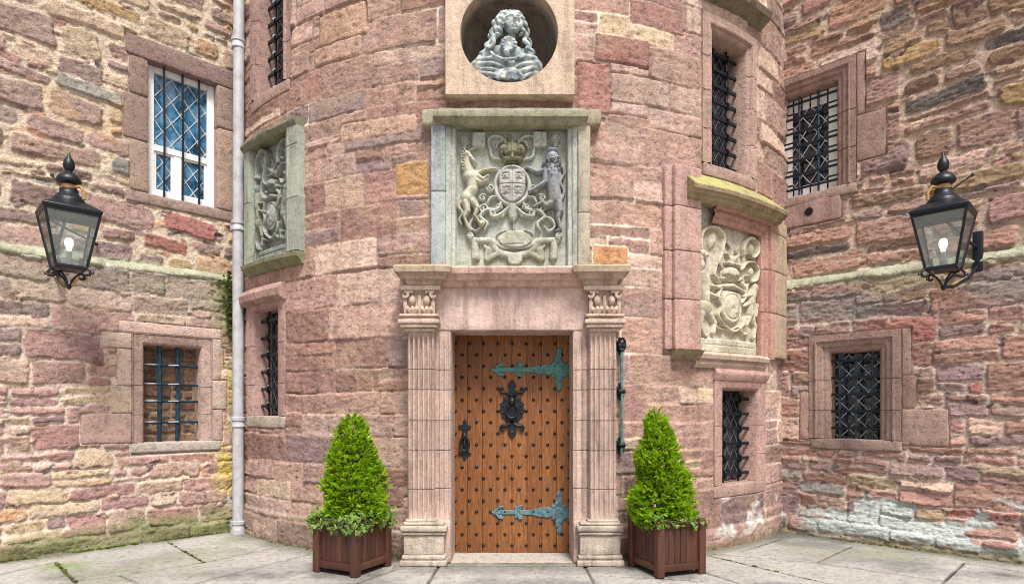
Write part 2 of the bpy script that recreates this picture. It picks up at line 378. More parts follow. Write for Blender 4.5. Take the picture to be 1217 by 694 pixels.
# ------------------------------------------------------------------ masonry as a modelled relief: every stone has its own face, arris and tone
def layout(u0, u1, v0, v1, hr, lr, colf, split=.2, rot=0., joint=(.006, .012), rad=(.01, .03), proud=(.0, .012), shrink=(0, 0), bow=None):
    st = []; v = v0
    while v < v1:
        h = random.uniform(*hr); u = u0 - random.uniform(0, lr[1])
        while u < u1:
            l = random.uniform(*lr) * (.75 + .5 * h / hr[1]); parts = [(v, h)]
            if random.random() < split and h > .16: f = random.uniform(.35, .65); parts = [(v, h * f), (v + h * f, h * (1 - f))]
            for (pv, ph) in parts:
                segs = [(u, l)]
                if len(parts) > 1 and random.random() < .4: g = random.uniform(.35, .65); segs = [(u, l * g), (u + l * g, l * (1 - g))]
                for (pu, pl) in segs:
                    j = random.uniform(*joint); sh = random.uniform(*shrink); cu, cv = pu + pl / 2, pv + ph / 2
                    st.append((cu, cv, pl / 2 - j - sh * pl * .5, ph / 2 - j - sh * ph * .5, random.gauss(0, 1) * rot, random.uniform(*rad), colf(cu, cv), random.uniform(*proud), random.gauss(0, .006), random.gauss(0, .01)))
            u += l
        v += h
    return st
def masonry(name, surf, u0, u1, v0, v1, step, stones, holes, woff, mort, mat, parent, warp=(.02, .02, 2.2), edge=.02, rough=.004, depth=.014, paintf=None, seed=0, mdepthf=None, bed=1.0, tint=.10, over=0, fill=0, sink=(), ragged=.005):
    stones = list(stones); nst = len(stones)
    if fill:
        for _ in range(fill): s_ = random.uniform(.012, .045); cu, cv = random.uniform(u0, u1), random.uniform(v0, v1); stones.append((cu, cv, s_ * random.uniform(1, 2.2), s_ * random.uniform(.5, 1), random.gauss(0, .3), s_ * .6, fillcol(cu, cv), random.uniform(-.012, .006), random.gauss(0, .006), random.gauss(0, .008)))
    nu = int((u1 - u0) / step) + 1; nv = int((v1 - v0) / step) + 1
    us = np.linspace(u0, u1, nu); vs_ = np.linspace(v0, v1, nv); U, V = np.meshgrid(us, vs_)
    wu, wv, wf = warp
    Uw = U + wu * fb2(U * wf, V * wf, seed + 1, 3) + .006 * fb2(U * 14, V * 14, seed + 2, 2)
    Vw = V + wv * fb2(U * wf, V * wf * 1.3, seed + 3, 3) + .006 * fb2(U * 14, V * 14, seed + 4, 2)
    D = np.full(U.shape, -.2); ID = np.zeros(U.shape, int)
    for k, (cu, cv, hu, hv, ro, ra, col, pr, tu, tv) in enumerate(stones):
        mg = wu + .03 + abs(ro) * max(hu, hv)
        i0 = max(0, int((cu - hu - mg - u0) / step)); i1 = min(nu, int((cu + hu + mg - u0) / step) + 2)
        j0 = max(0, int((cv - hv - mg - v0) / step)); j1 = min(nv, int((cv + hv + mg - v0) / step) + 2)
        if i0 >= i1 or j0 >= j1: continue
        a = Uw[j0:j1, i0:i1] - cu; b = Vw[j0:j1, i0:i1] - cv; cs, sn = math.cos(ro), math.sin(ro); a, b = a * cs + b * sn, -a * sn + b * cs
        ra = min(ra, hu * .8, hv * .9); qx = np.abs(a) - hu + ra; qy = np.abs(b) - hv + ra
        d = -(np.hypot(np.maximum(qx, 0), np.maximum(qy, 0)) + np.minimum(np.maximum(qx, qy), 0) - ra)
        sub = D[j0:j1, i0:i1]; m_ = (d > -.012) if nst - over <= k < nst else d > sub; sub[m_] = d[m_]; ID[j0:j1, i0:i1][m_] = k
    D = D + ragged * (fb2(U * 22, V * 22, seed + 5, 2) + 1.1 * fb2(U * 7, V * 9, seed + 15, 3))
    SK = np.full(U.shape, -1.)
    for (a, b, c, d) in sink: SK = np.maximum(SK, np.minimum(np.minimum(U - a, b - U), np.minimum(V - c, d - V)) + .012)
    D = np.where(SK > 0, np.minimum(D, -SK), D)
    A = np.array([s_[:6] + (s_[7], s_[8], s_[9]) for s_ in stones], float); CC = np.array([s_[6] for s_ in stones])
    inside = sst(-.004, .006, D)
    prof = np.sqrt(np.clip(D / edge, 0, 1) * (2 - np.clip(D / edge, 0, 1)))
    phase = ID * 7.31 % 50
    face = fb2(U * 5 + phase, V * 9 * bed + phase, seed + 6, 4) * rough * 1.6 + fb2(U * 18 + phase, V * 34 * bed, seed + 7, 3) * rough
    lu = (U - A[ID, 0]) / np.maximum(A[ID, 2], .03); lv = (V - A[ID, 1]) / np.maximum(A[ID, 3], .03)
    dm = depth if mdepthf is None else depth * mdepthf(U, V)
    ws = A[ID, 6] + A[ID, 7] * np.clip(lu, -1, 1) + A[ID, 8] * np.clip(lv, -1, 1) + face
    wm = -dm * (1 + .9 * fb2(U * 4, V * 4, seed + 25, 3)) + fb2(U * 26, V * 26, seed + 8, 3) * (.005 + ragged * .5)
    W = wm + (ws - wm) * np.where(inside > 0, np.clip(prof * .85 + .15, 0, 1), 0) * inside
    pit = sst(.28, .5, fb2(U * 26 + phase, V * 30, seed + 21, 3)); W = W - pit * min(rough, .006) * 1.1 * inside
    W = np.where(SK > .022, np.minimum(W, -.035), W)
    base = woff(U, V) if callable(woff) else woff
    # tones: each stone its own colour, faint bedding, mortar of its own
    C = CC[ID]
    C = C * (1 + tint * 1.3 * fb2(U * 3 + phase, V * 7 * bed + phase, seed + 9, 4) + tint * fb2(U * 9, V * 40 * bed + phase, seed + 10, 3))[..., None]
    C = C * (1 + .16 * fb2(U * 55, V * 60, seed + 22, 2) - .20 * pit + .10 * fb2(U * 24, V * 28, seed + 23, 3))[..., None]
    hue = fb2(U * 2.2 + phase * 3, V * 3 + phase, seed + 12, 3)[..., None]; C = C * (1 + hue * np.array([.05, -.02, -.10]))
    Mo = mort(U, V) if callable(mort) else np.broadcast_to(np.asarray(mort), C.shape)
    Mo = Mo * (1 + .24 * fb2(U * 12, V * 12, seed + 11, 4) + .22 * fb2(U * 50, V * 50, seed + 24, 2))[..., None]
    C = Mo + (C - Mo) * inside[..., None]
    if paintf is not None: C = paintf(U, V, C, D)
    co = surf.map(np.stack([U, V, W + base], -1).reshape(-1, 3))
    idx = np.arange(nu * nv).reshape(nv, nu); Q = np.stack([idx[:-1, :-1], idx[:-1, 1:], idx[1:, 1:], idx[1:, :-1]], -1)
    cu_ = (U[:-1, :-1] + U[1:, 1:]) / 2; cv_ = (V[:-1, :-1] + V[1:, 1:]) / 2; keep = np.ones(cu_.shape, bool)
    for hfun in holes:
        if callable(hfun): keep &= ~hfun(cu_, cv_)
        else: a, b, c, d = hfun; keep &= ~((cu_ > a) & (cu_ < b) & (cv_ > c) & (cv_ < d))
    Q = Q[keep].reshape(-1, 4); used = np.zeros(nu * nv, bool); used[Q.ravel()] = True; rm = np.cumsum(used) - 1
    return np_mesh(name, co[used], rm[Q], np.clip(C.reshape(-1, 3)[used], .005, .95), [mat], parent)

# ------------------------------------------------------------------ carved relief: shapes are swelled out of a slab and blended like carving
def _prim(X, Y, p):
    k = p[0]
    if k == 'c':
        _, x1, y1, r1, x2, y2, r2, h = p; dx, dy = x2 - x1, y2 - y1; L = dx * dx + dy * dy + 1e-12
        t = np.clip(((X - x1) * dx + (Y - y1) * dy) / L, 0, 1); d = np.hypot(X - x1 - t * dx, Y - y1 - t * dy) / (r1 + (r2 - r1) * t)
    elif k == 'e':
        _, x, y, rx, ry, ro, h = p; c, s_ = math.cos(ro), math.sin(ro); a = X - x; b = Y - y; d = np.hypot((a * c + b * s_) / rx, (-a * s_ + b * c) / ry)
    elif k == 'o':                                                   # ring
        _, x, y, rx, ry, r, h = p; d = np.abs(np.hypot((X - x) / rx, (Y - y) / ry) - 1) * min(rx, ry) / r
    elif k == 'b':                                                   # flat raised plate with soft arris
        _, x, y, hx, hy, ra, h, e = p; qx = np.abs(X - x) - hx + ra; qy = np.abs(Y - y) - hy + ra
        sd = -(np.hypot(np.maximum(qx, 0), np.maximum(qy, 0)) + np.minimum(np.maximum(qx, qy), 0) - ra)
        return np.where(sd > 0, h * np.sqrt(np.clip(sd / e, 0, 1)), sd * 3)
    elif k == 's':                                                   # heater/oval shield with domed face
        _, x, y, rx, ry, h = p; b = (Y - y) / ry; a = np.abs(X - x) / rx
        lim = np.where(b > 0, 1, np.sqrt(np.clip(1 - np.abs(b) ** 2.2, 0, 1))); sd = np.minimum(lim - a, 1 - b) * rx
        sd = np.where(b < -1, -.02, sd); return np.where(sd > 0, h * (.62 * np.sqrt(np.clip(sd / (.12 * rx), 0, 1)) + .38 * np.clip(1 - a * a - b * b * .6, 0, 1)), np.minimum(sd * 3, -1e-4))
    return np.where(d < 1, h * np.sqrt(np.clip(1 - d * d, 0, 1)), -(d - 1) * h * 2)
def poly(pts, r, h):
    rs = list(r) if isinstance(r, (list, tuple)) else [r] * len(pts)
    if 2 < len(pts) < 12:                                            # rounded through its points
        P = [np.array([*p_, q_]) for p_, q_ in zip(pts, rs)]; P = [2 * P[0] - P[1]] + P + [2 * P[-1] - P[-2]]; o_ = []
        for i in range(1, len(P) - 2):
            for t in (0, .25, .5, .75): o_.append(.5 * (2 * P[i] + (P[i + 1] - P[i - 1]) * t + (2 * P[i - 1] - 5 * P[i] + 4 * P[i + 1] - P[i + 2]) * t * t + (3 * P[i] - P[i - 1] - 3 * P[i + 1] + P[i + 2]) * t ** 3))
        o_.append(P[-2]); pts = [(a[0], a[1]) for a in o_]; rs = [max(a[2], .3) for a in o_]
    return [('c', *pts[i], rs[i], *pts[i + 1], rs[i + 1], h) for i in range(len(pts) - 1)]
def spiral(x, y, r, turns, rr, h, ph=0, sg=1):
    n = int(14 * turns); return poly([(x + sg * r * (1 - .8 * i / n) * math.cos(ph + i / n * turns * 6.283), y + r * (1 - .8 * i / n) * math.sin(ph + i / n * turns * 6.283)) for i in range(n + 1)], rr, h)
HS = 1.25
def relief(name, surf, prims, tf, w0, col, parent, step=.0055, k=.006, grooves=(), rough=.0015, seed=0, mat='carved', hs=None):
    """prims in drawing units; tf = (ox, oy, s): u = ox + x*s, v = oy - y*s"""
    ox, oy, s = tf; sx = s if np.isscalar(s) else s[0]; sy = s if np.isscalar(s) else s[1]
    P = []
    for p in prims:
        p = list(p); h = p[-1]
        xs = []
        if p[0] == 'c': xs = [(p[1], p[2], p[3]), (p[4], p[5], p[6])]
        elif p[0] == 'e': xs = [(p[1], p[2], max(p[3], p[4]))]
        elif p[0] == 'o': xs = [(p[1], p[2], max(p[3], p[4]) + p[5])]
        elif p[0] == 'b': xs = [(p[1] - p[3], p[2] - p[4], 1), (p[1] + p[3], p[2] + p[4], 1)]
        elif p[0] == 's': xs = [(p[1], p[2], max(p[3], p[4]) + 2)]
        P.append((p, xs))
    x0 = min(a - r for _, l in P for a, b, r in l) - 2; x1 = max(a + r for _, l in P for a, b, r in l) + 2
    y0 = min(b - r for _, l in P for a, b, r in l) - 2; y1 = max(b + r for _, l in P for a, b, r in l) + 2
    nx = max(6, int((x1 - x0) * sx / step)); ny = max(6, int((y1 - y0) * sy / step))
    X, Y = np.meshgrid(np.linspace(x0, x1, nx), np.linspace(y0, y1, ny)); H = np.full(X.shape, -.05)
    for p, _ in P:
        if p[0] == 's': a = _prim(X, -Y, ['s', p[1], -p[2], p[3], p[4], p[5]])
        else: a = _prim(X, Y, p)
        H = np.maximum(H, a) + np.maximum(k - np.abs(H - a), 0) ** 2 / (4 * k)
    for g in grooves:
        d = _prim(X, Y, g); H = H - np.maximum(d, 0)
    Uu = ox + X * sx; Vv = oy - Y * sy
    H = np.where(H > 0, H * (hs or HS), H)
    H2 = H + (fb2(Uu * 40, Vv * 40, seed, 4) * rough + fb2(Uu * 11, Vv * 11, seed + 3, 2) * rough)
    H2 = np.where(H < 0, np.maximum(H * 1.5, -.012), H2)
    C = np.asarray(col)[None, None, :] * (1 + .26 * fb2(Uu * 9, Vv * 9, seed + 5, 4) + .16 * fb2(Uu * 45, Vv * 45, seed + 6, 2))[..., None]; C = C + (S(126, 124, 92) - C) * (sst(.05, .5, fb2(Uu * 3.2, Vv * 3.2, seed + 7, 4)) * .55)[..., None]
    co = surf.map(np.stack([Uu, Vv, w0 + H2], -1).reshape(-1, 3)); idx = np.arange(nx * ny).reshape(ny, nx)
    Q = np.stack([idx[1:, :-1], idx[1:, 1:], idx[:-1, 1:], idx[:-1, :-1]], -1); hm = np.maximum.reduce([H[:-1, :-1], H[1:, :-1], H[:-1, 1:], H[1:, 1:]])
    Q = Q[hm > .0005].reshape(-1, 4); used = np.zeros(nx * ny, bool); used[Q.ravel()] = True; rm = np.cumsum(used) - 1
    return np_mesh(name, co[used], rm[Q], np.clip(C.reshape(-1, 3)[used], .01, .9), [M[mat]], parent)

# ------------------------------------------------------------------ palettes (base colours of the stones themselves)
def pick(table):
    r_ = random.random() * sum(t[0] for t in table); a = 0
    for wgt, c in table:
        a += wgt
        if r_ <= a: return np.clip(c * random.uniform(.84, 1.14) * np.array([1, random.uniform(.96, 1.04), random.uniform(.94, 1.06)]), .01, .9)
    return table[-1][1]
PINK = S(186, 144, 130); PALEPINK = S(202, 166, 150); DUSK = S(166, 120, 108); MAUVE = S(150, 122, 120); ORANGE = S(204, 152, 112); OCHRE = S(190, 146, 82); BUFF = S(206, 178, 148); GREY = S(150, 146, 138); RED = S(176, 106, 98); BROWN = S(134, 102, 88); SLATE = S(112, 100, 98)
def col_tower(u, v):
    if u > 0: return pick([(7, PINK), (7, PALEPINK), (1.6, DUSK), (.2, S(196, 158, 134)), (.8, MAUVE), (.6, BUFF)])
    return pick([(7, PINK), (2.5, PALEPINK), (4, DUSK), (.5, S(196, 158, 134)), (1.6, MAUVE), (.8, BUFF)]) if v > 2.4 else pick([(7, PINK), (4, PALEPINK), (3, DUSK), (.3, BUFF), (1, MAUVE)])
def col_left(u, v):
    if v > 3.0: return pick([(3, S(160, 132, 124)), (2.5, S(176, 140, 128)), (.8, S(188, 154, 104)), (1.5, S(146, 118, 108)), (2.5, S(200, 172, 144)), (1.2, GREY), (1.0, S(190, 150, 118)), (.5, RED)])
    return pick([(4, S(190, 146, 138)), (2.5, S(178, 130, 124)), (2, S(204, 168, 150)), (.9, S(208, 178, 140)), (1.4, MAUVE), (.5, S(180, 124, 114)), (1.4, BUFF), (.3, ORANGE)])
def col_right(u, v):
    return np.clip(col_right_(u, v) * np.array([1.32, 1.30, 1.25]), .01, .9)
def col_right_(u, v):
    if v > 4.2 and u > 5.6: return pick([(3, BROWN), (2.5, S(146, 112, 86)), (.7, S(172, 136, 84)), (2, S(152, 114, 106)), (1, SLATE)])
    if v > 2.95: return pick([(3.5, DUSK), (3, S(152, 112, 106)), (2, BROWN), (1.3, SLATE), (1, PALEPINK), (.5, S(156, 128, 92)), (1.4, MAUVE)])
    return pick([(4, DUSK), (3, S(172, 124, 116)), (2, MAUVE), (1.2, PALEPINK), (1, BROWN), (.4, RED), (.7, S(176, 152, 124)), (.6, GREY)])
def fillcol(u, v): return pick([(3, BUFF), (2, MAUVE), (2, DUSK), (1, ORANGE), (1, GREY), (1, S(196, 170, 146))])
MOSS = S(104, 120, 52); LICH = S(214, 222, 214); CREAM = S(228, 204, 182); YEL = S(206, 178, 60)
# ================================================================== GROUND
g = MB(); g.add([(-60, -60, -.06), (60, -60, -.06), (60, 60, -.06), (-60, 60, -.06)], [(0, 1, 2, 3)], S(176, 166, 156))
tag(g.build('ground', M['paving']), kind='structure')
def ground_sheet():
    segp = [((199, 643), (243, 668)), ((66, 667), (91, 692)), ((143, 683), (178, 697)), ((20, 702), (88, 690)), ((88, 690), (160, 680)), ((160, 680), (243, 668)), ((243, 668), (330, 650)), ((0, 682), (66, 667)), ((225, 694), (304, 674)), ((304, 674), (372, 657)),
            ((506, 696), (521, 672)), ((521, 672), (695, 672)), ((695, 672), (709, 697)), ((420, 694), (470, 676)), ((709, 683), (839, 690)), ((839, 659), (990, 694)), ((836, 679), (890, 696)), ((970, 668), (1012, 649)), ((839, 657), (970, 668)), ((970, 668), (1120, 690)), ((1115, 697), (1146, 668)), ((880, 655), (930, 640)), ((1146, 668), (1217, 680)), ((540, 696), (545, 720)), ((30, 720), (700, 720)), ((60, 735), (1200, 730)), ((1190, 720), (1250, 690)), ((760, 700), (800, 730)), ((330, 700), (300, 740))]
    st = .014; xs = np.arange(-6.2, 6.2, st); ys = np.arange(3.9, 7.75, st); X, Y = np.meshgrid(xs, ys); D = np.full(X.shape, 9.)
    for a, b in segp:
        (x1, y1), (x2, y2) = gpx(*a), gpx(*b); dx, dy = x2 - x1, y2 - y1; L = dx * dx + dy * dy
        t = np.clip(((X - x1) * dx + (Y - y1) * dy) / L, 0, 1); D = np.minimum(D, np.hypot(X - x1 - t * dx, Y - y1 - t * dy))
    D = D + .006 * fb2(X * 8, Y * 8, 3, 3)
    # label the slabs so that each has its own tone
    c = D[::6, ::6] > .035; lab = np.zeros(c.shape, int); k = 0
    for (i, j), ok in np.ndenumerate(c):
        if ok and not lab[i, j]:
            k += 1; stack = [(i, j)]; lab[i, j] = k
            while stack:
                a, b = stack.pop()
                for e, f in ((a + 1, b), (a - 1, b), (a, b + 1), (a, b - 1)):
                    if 0 <= e < c.shape[0] and 0 <= f < c.shape[1] and c[e, f] and not lab[e, f]: lab[e, f] = k; stack.append((e, f))
    for _ in range(10):
        z = lab == 0; n = lab.copy()
        for sh, ax in ((1, 0), (-1, 0), (1, 1), (-1, 1)):
            r_ = np.roll(lab, sh, ax); m_ = z & (n == 0) & (r_ > 0); n[m_] = r_[m_]
        lab = n
    tones = np.array([pick([(3, S(178, 174, 166)), (2, S(164, 162, 154)), (1.5, S(174, 162, 156)), (1, S(154, 154, 144))]) for _ in range(k + 1)])
    LB = np.repeat(np.repeat(lab, 6, 0), 6, 1)[:X.shape[0], :X.shape[1]]; C = tones[LB]
    C = C * (1 + .10 * fb2(X * 2, Y * 2, 31, 4) + .12 * fb2(X * 14, Y * 14, 33, 4) + .10 * fb2(X * 50, Y * 50, 34, 2))[..., None]
    grn = np.clip(sst(-.05, .5, fb2(X * 1.3, Y * 1.3, 37, 4)) * .7, 0, 1)
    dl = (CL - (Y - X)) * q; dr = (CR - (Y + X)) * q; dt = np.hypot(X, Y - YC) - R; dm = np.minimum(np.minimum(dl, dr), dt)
    grn = np.maximum(grn, sst(.34, .0, dm + .16 * fb2(X * 5, Y * 5, 39, 3)) * .9)
    stn = sst(.10, .5, fb2(X * .9 + 4, Y * 1.6, 41, 5)) * .75
    C = C + (S(120, 124, 96) - C) * (grn * .75)[..., None]; C = C * (1 - stn[..., None] * np.array([.50, .46, .42]))
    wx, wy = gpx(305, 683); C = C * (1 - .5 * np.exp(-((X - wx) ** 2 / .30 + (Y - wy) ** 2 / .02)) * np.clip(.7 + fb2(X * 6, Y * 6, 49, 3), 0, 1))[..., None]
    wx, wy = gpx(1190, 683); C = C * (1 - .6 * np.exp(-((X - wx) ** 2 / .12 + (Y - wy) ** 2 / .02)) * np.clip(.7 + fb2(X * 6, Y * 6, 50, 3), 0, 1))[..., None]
    gx, gy = gpx(76, 672); C = C + (S(112, 142, 38) - C) * (np.exp(-((X - gx) ** 2 / .05 + (Y - gy) ** 2 / .02)) * .75)[..., None]
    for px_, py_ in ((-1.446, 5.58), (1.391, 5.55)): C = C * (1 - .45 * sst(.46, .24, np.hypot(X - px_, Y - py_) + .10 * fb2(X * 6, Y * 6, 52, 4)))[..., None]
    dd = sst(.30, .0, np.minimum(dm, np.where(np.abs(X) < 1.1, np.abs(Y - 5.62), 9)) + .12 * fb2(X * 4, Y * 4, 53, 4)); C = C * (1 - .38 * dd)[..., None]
    jt = sst(.020, .005, D); jd = fb2(X * 3, Y * 3, 43, 3)
    C = C + (S(64, 60, 44) - C) * (jt * np.clip(.9 + .5 * jd, 0, 1))[..., None]
    Z = -.018 * sst(.018, .004, D) + .004 * fb2(X * .8, Y * .8, 45, 2) + .0016 * fb2(X * 14, Y * 14, 47, 4)
    idx = np.arange(X.size).reshape(X.shape); Q = np.stack([idx[:-1, :-1], idx[:-1, 1:], idx[1:, 1:], idx[1:, :-1]], -1).reshape(-1, 4)
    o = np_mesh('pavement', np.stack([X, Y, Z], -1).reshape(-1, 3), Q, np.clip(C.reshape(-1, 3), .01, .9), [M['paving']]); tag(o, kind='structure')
ground_sheet()

# ================================================================== LEFT AND RIGHT WALLS
UPW = -.11                                                           # the upper wall is set back behind a weathered ledge
def wall_base(zc):
    return lambda U, V: UPW * sst(zc - .085, zc + .015, V + .03 * fb2(U * 3, V * 3, 71, 3)) + .05 * sst(.30, .12, V + .04 * fb2(U * 2, V * 2, 72, 2))
def rect(surf, a, b, w=0):
    """rectangle on a surface through its lower-left and upper-right corners as seen"""
    (u0, v0), (u1, v1) = surf.px(*a, w), surf.px(*b, w); return u0, u1, v0, v1
def rect4(surf, x0, x1, tl, tr, bl, br, w=0):
    a, b, c, d = surf.px(x0, tl, w), surf.px(x1, tr, w), surf.px(x0, bl, w), surf.px(x1, br, w)
    return (a[0] + c[0]) / 2, (b[0] + d[0]) / 2, (c[1] + d[1]) / 2, (a[1] + b[1]) / 2
lw = empty('stone_wall', LW.map(np.array([[-5.6, 0, 0]]))[0])
tag(lw, 'pink and buff rubble wall with a white sash window behind three bars above', 'wall', kind='thing')
rw = empty('stone_wall', RW.map(np.array([[5.6, 0, 0]]))[0])
tag(rw, 'darker purple rubble wall with white lichen along its foot and two grilled windows', 'wall', kind='thing')
tw = empty('round_tower', (0, YF, 0)); tag(tw, 'round pink sandstone stair tower with the studded oak door in it', 'tower')

LU = rect4(LW, 176.5, 258, 71.4, 101.5, 230.5, 246.5, UPW); LL = rect4(LW, 171.7, 239.3, 409.4, 413.7, 525, 523.5)
RU = rect4(RW, 925, 993.5, 121, 95, 237.5, 222.5, UPW); RL = rect4(RW, 985.5, 1044.4, 419, 416.5, 521.5, 521.5)
def sash_blocks():
    u0, u1, v0, v1 = LU; j = .20
    return [(u0 - j * .95, u0, v1 - .42, v1), (u0 - j * 1.2, u0, v1 - .92, v1 - .425), (u0 - j * .9, u0, v0, v1 - .925), (u1, u1 + .20, v1 - .50, v1), (u1, u1 + .21, v0, v1 - .505), (u0 - .22, u1 + .24, v1 + .003, v1 + .23), (u0 - .22, u1 + .24, v0 - .13, v0 - .003)]
def barred_blocks():
    u0, u1, v0, v1 = LL
    return [(u0 - .32, u0 - .12, v0 + .32, v0 + .61), (u0 - .26, u0 - .12, v0 + .612, v1 - .06), (u0 - .58, u0 - .12, v0 + .0, v0 + .314), (u0 - .40, u0 - .12, v1 - .055, v1 + .11), (u0 - .24, u1 + .22, v1 + .121, v1 + .24), (u1 + .12, u1 + .24, v0 - .01, v0 + .36), (u1 + .12, u1 + .28, v0 + .362, v0 + .70), (u1 + .12, u1 + .22, v0 + .702, v1 + .118)]
def grid_blocks(rc, lb):
    u0, u1, v0, v1 = rc; H = v1 - v0
    if lb: return [(u1 + .214, u1 + .34, v0 + H * .35, v0 + H * .70), (u1 + .214, u1 + .30, v0 + H * .71, v1 + .21), (u0 - .32, u0 - .214, v0 - .02, v0 + H * .55), (u1 + .214, u1 + .62, v0 - .05, v0 + H * .34)]
    return [(u1 + .214, u1 + .50, v0 + H * .18, v0 + H * .60), (u1 + .214, u1 + .30, v0 + H * .61, v1 + .21)]
def around(r_, l, r, b, t): return (r_[0] - l, r_[1] + r, r_[2] - b, r_[3] + t)
HU, HV = RW.px(962, 252, UPW); HOLEB = (HU - .34, HU + .34, HV - .15, HV + .15)
g_ = lambda r_, e: (r_[0] - e, r_[1] + e, r_[2] - e, r_[3] + e)

def mort_left(U, V): 
    t = sst(2.2, 3.6, V)[..., None]; return S(220, 196, 178) * (1 - t) + S(212, 190, 164) * t
def paint_left(U, V, C, D):
    n = fb2(U * 3, V * 3, 81, 4)
    led = sst(2.90, 2.96, V + .05 * n) * sst(3.11, 3.06, V + .03 * n); C = C + (S(184, 188, 164) - C) * (led * np.clip(.8 + .5 * fb2(U * 6, V * 6, 87, 3), 0, 1))[..., None]
    gry = sst(2.3, 2.7, V + .2 * n) * sst(2.95, 2.85, V) * (.5 + .5 * fb2(U * 1.5, V * 2.5, 82, 3)); C = C + (S(168, 158, 136) - C) * np.clip(gry, 0, .7)[..., None]
    ms = sst(.34, .10, V + .16 * n); C = C + (MOSS - C) * (ms * .78)[..., None]
    lc = sst(.30, .45, fb2(U * 4, V * 6, 83, 4)) * sst(.55, .40, V) * sst(.10, .22, V); C = C + (LICH - C) * (lc * .85)[..., None]
    yl = sst(.25, .02, np.abs(U + 4.82 + .06 * n)) * sst(2.6, 2.2, V) * sst(.35, .5, V) * sst(.0, .35, fb2(U * 8, V * 5, 84, 4) + .25); C = C + (YEL - C) * (yl * .62)[..., None]
    y2 = np.exp(-((U + 4.80) ** 2 / .008 + (V - .78) ** 2 / .05)) * sst(-.2, .3, fb2(U * 14, V * 14, 85, 3)); C = C + (S(222, 190, 40) - C) * np.clip(y2 * 1.6, 0, .95)[..., None]
    gn = sst(.22, .02, np.abs(U + 4.86 + .05 * n)) * sst(2.0, 2.3, V) * sst(3.2, 2.9, V); C = C + (S(130, 136, 78) - C) * (gn * .6)[..., None]
    oc = sst(.25, .5, fb2(U * 1.7 + 3, V * 2.4, 86, 4)) * sst(3.4, 3.9, V); C = C + (S(196, 152, 84) - C) * (oc * .38)[..., None]
    return C
sl_ = layout(-8.7, -4.1, -.1, 2.78, (.15, .30), (.26, .62), col_left, .35, .02, (.006, .016), (.02, .05), (.0, .008)) + \
      layout(-8.7, -4.1, 2.78, 7.0, (.20, .44), (.30, .85), col_left, .42, .05, (.012, .034), (.03, .09), (.0, .018), (0, .08))
masonry('masonry', LW, -8.6, -4.2, -.04, 6.9, .0115, sl_, [g_(LU, .03), g_(LL, .03)], wall_base(3.05), mort_left, M['rubble'], lw, (.045, .045, 2.0), .026, .007, .011, paint_left, 100, tint=.15, fill=1500, sink=sash_blocks() + barred_blocks() + [around(LL, .11, .11, .0, .12), around(LL, .13, .22, .145, 0)], ragged=.011)

def mort_right(U, V):
    t = sst(2.6, 3.4, V)[..., None]; return S(222, 196, 180) * (1 - t) + S(206, 174, 152) * t
def paint_right(U, V, C, D):
    n = fb2(U * 3, V * 3, 91, 4)
    led = sst(2.82, 2.88, V + .05 * n) * sst(3.03, 2.98, V + .03 * n); C = C + (S(178, 180, 146) - C) * (led * np.clip(.8 + .5 * fb2(U * 6, V * 6, 97, 3), 0, 1))[..., None]
    gry = sst(2.2, 2.6, V + .2 * n) * sst(2.85, 2.75, V) * np.clip(.5 + .9 * fb2(U * 1.5, V * 3.5, 92, 3), 0, 1); C = C + (S(150, 148, 142) - C) * np.clip(gry, 0, .75)[..., None]
    lc = sst(.0, .14, fb2(U * 2.6, V * 5, 93, 5) + .32 * sst(.46, .2, V)) * sst(.62, .44, V + .14 * n) * sst(.02, .10, V) * sst(4.6, 5.0, U); C = C + (S(212, 226, 220) - C) * (lc * .92)[..., None]
    ms = sst(.14, .02, V + .08 * n); C = C + (S(120, 122, 70) - C) * (ms * .7)[..., None]
    oc = sst(.1, .5, fb2(U * 1.5 + 9, V * 2.6, 96, 4)) * sst(3.9, 4.6, V); C = C + (S(168, 124, 68) - C) * (oc * .45)[..., None]
    return C
sr_ = layout(4.0, 8.7, -.1, 2.72, (.14, .30), (.26, .70), col_right, .5, .02, (.004, .014), (.015, .04), (.0, .012)) + \
      layout(4.0, 8.7, 2.72, 7.0, (.16, .36), (.26, .75), col_right, .6, .05, (.006, .02), (.02, .07), (.0, .020), (0, .10))
masonry('masonry', RW, 4.2, 8.6, -.04, 6.9, .0115, sr_, [g_(RU, .03), g_(RL, .03)], wall_base(2.97), mort_right, M['slaty'], rw, (.04, .045, 2.0), .020, .0085, .010, paint_right, 200, bed=1.6, tint=.16, fill=1300, sink=grid_blocks(RU, False) + grid_blocks(RL, True) + [around(RU, .2, .2, .12, .2), around(RL, .2, .2, .12, .2), HOLEB], ragged=.010)
for par, sf, a, b in ((lw, LW, -8.6, .3), (rw, RW, -.3, 8.6)):
    k = MB(); box(k, a, b, -.05, 6.9, -1.0, -.42); box(k, a, b, 6.9, 9.2, -1.0, UPW - .01)
    k.build('wall_core', M['dressed'], par, sf)

for par, sf, a, b, z in ((lw, LW, -8.6, -4.4, 3.07), (rw, RW, 4.4, 8.6, 2.985)):                # the weathered ledge where the walls thin
    k = MB(); mould(k, a, b, [(z - .13, -.06), (z - .12, .004), (z - .10, .018), (z - .08, .016), (z - .04, -.02), (z + .0, UPW + .012), (z + .01, UPW - .05)], S(176, 176, 148), .018, .024, int(z * 10))
    V_ = k.v[0]; V_[:, 1] += .018 * fb3(V_ * np.array([1.6, 0, 0]), 4); V_[:, 2] += .014 * fb3(V_ * 24, 6) - .03 * sst(.1, .5, fb3(V_ * np.array([3.0, 3, 3]), 9))
    C_ = k.c[0] if False else None
    o_ = k.build('ledge', M['rubble'], par, sf, sharp=60, var=.34, vs=5)
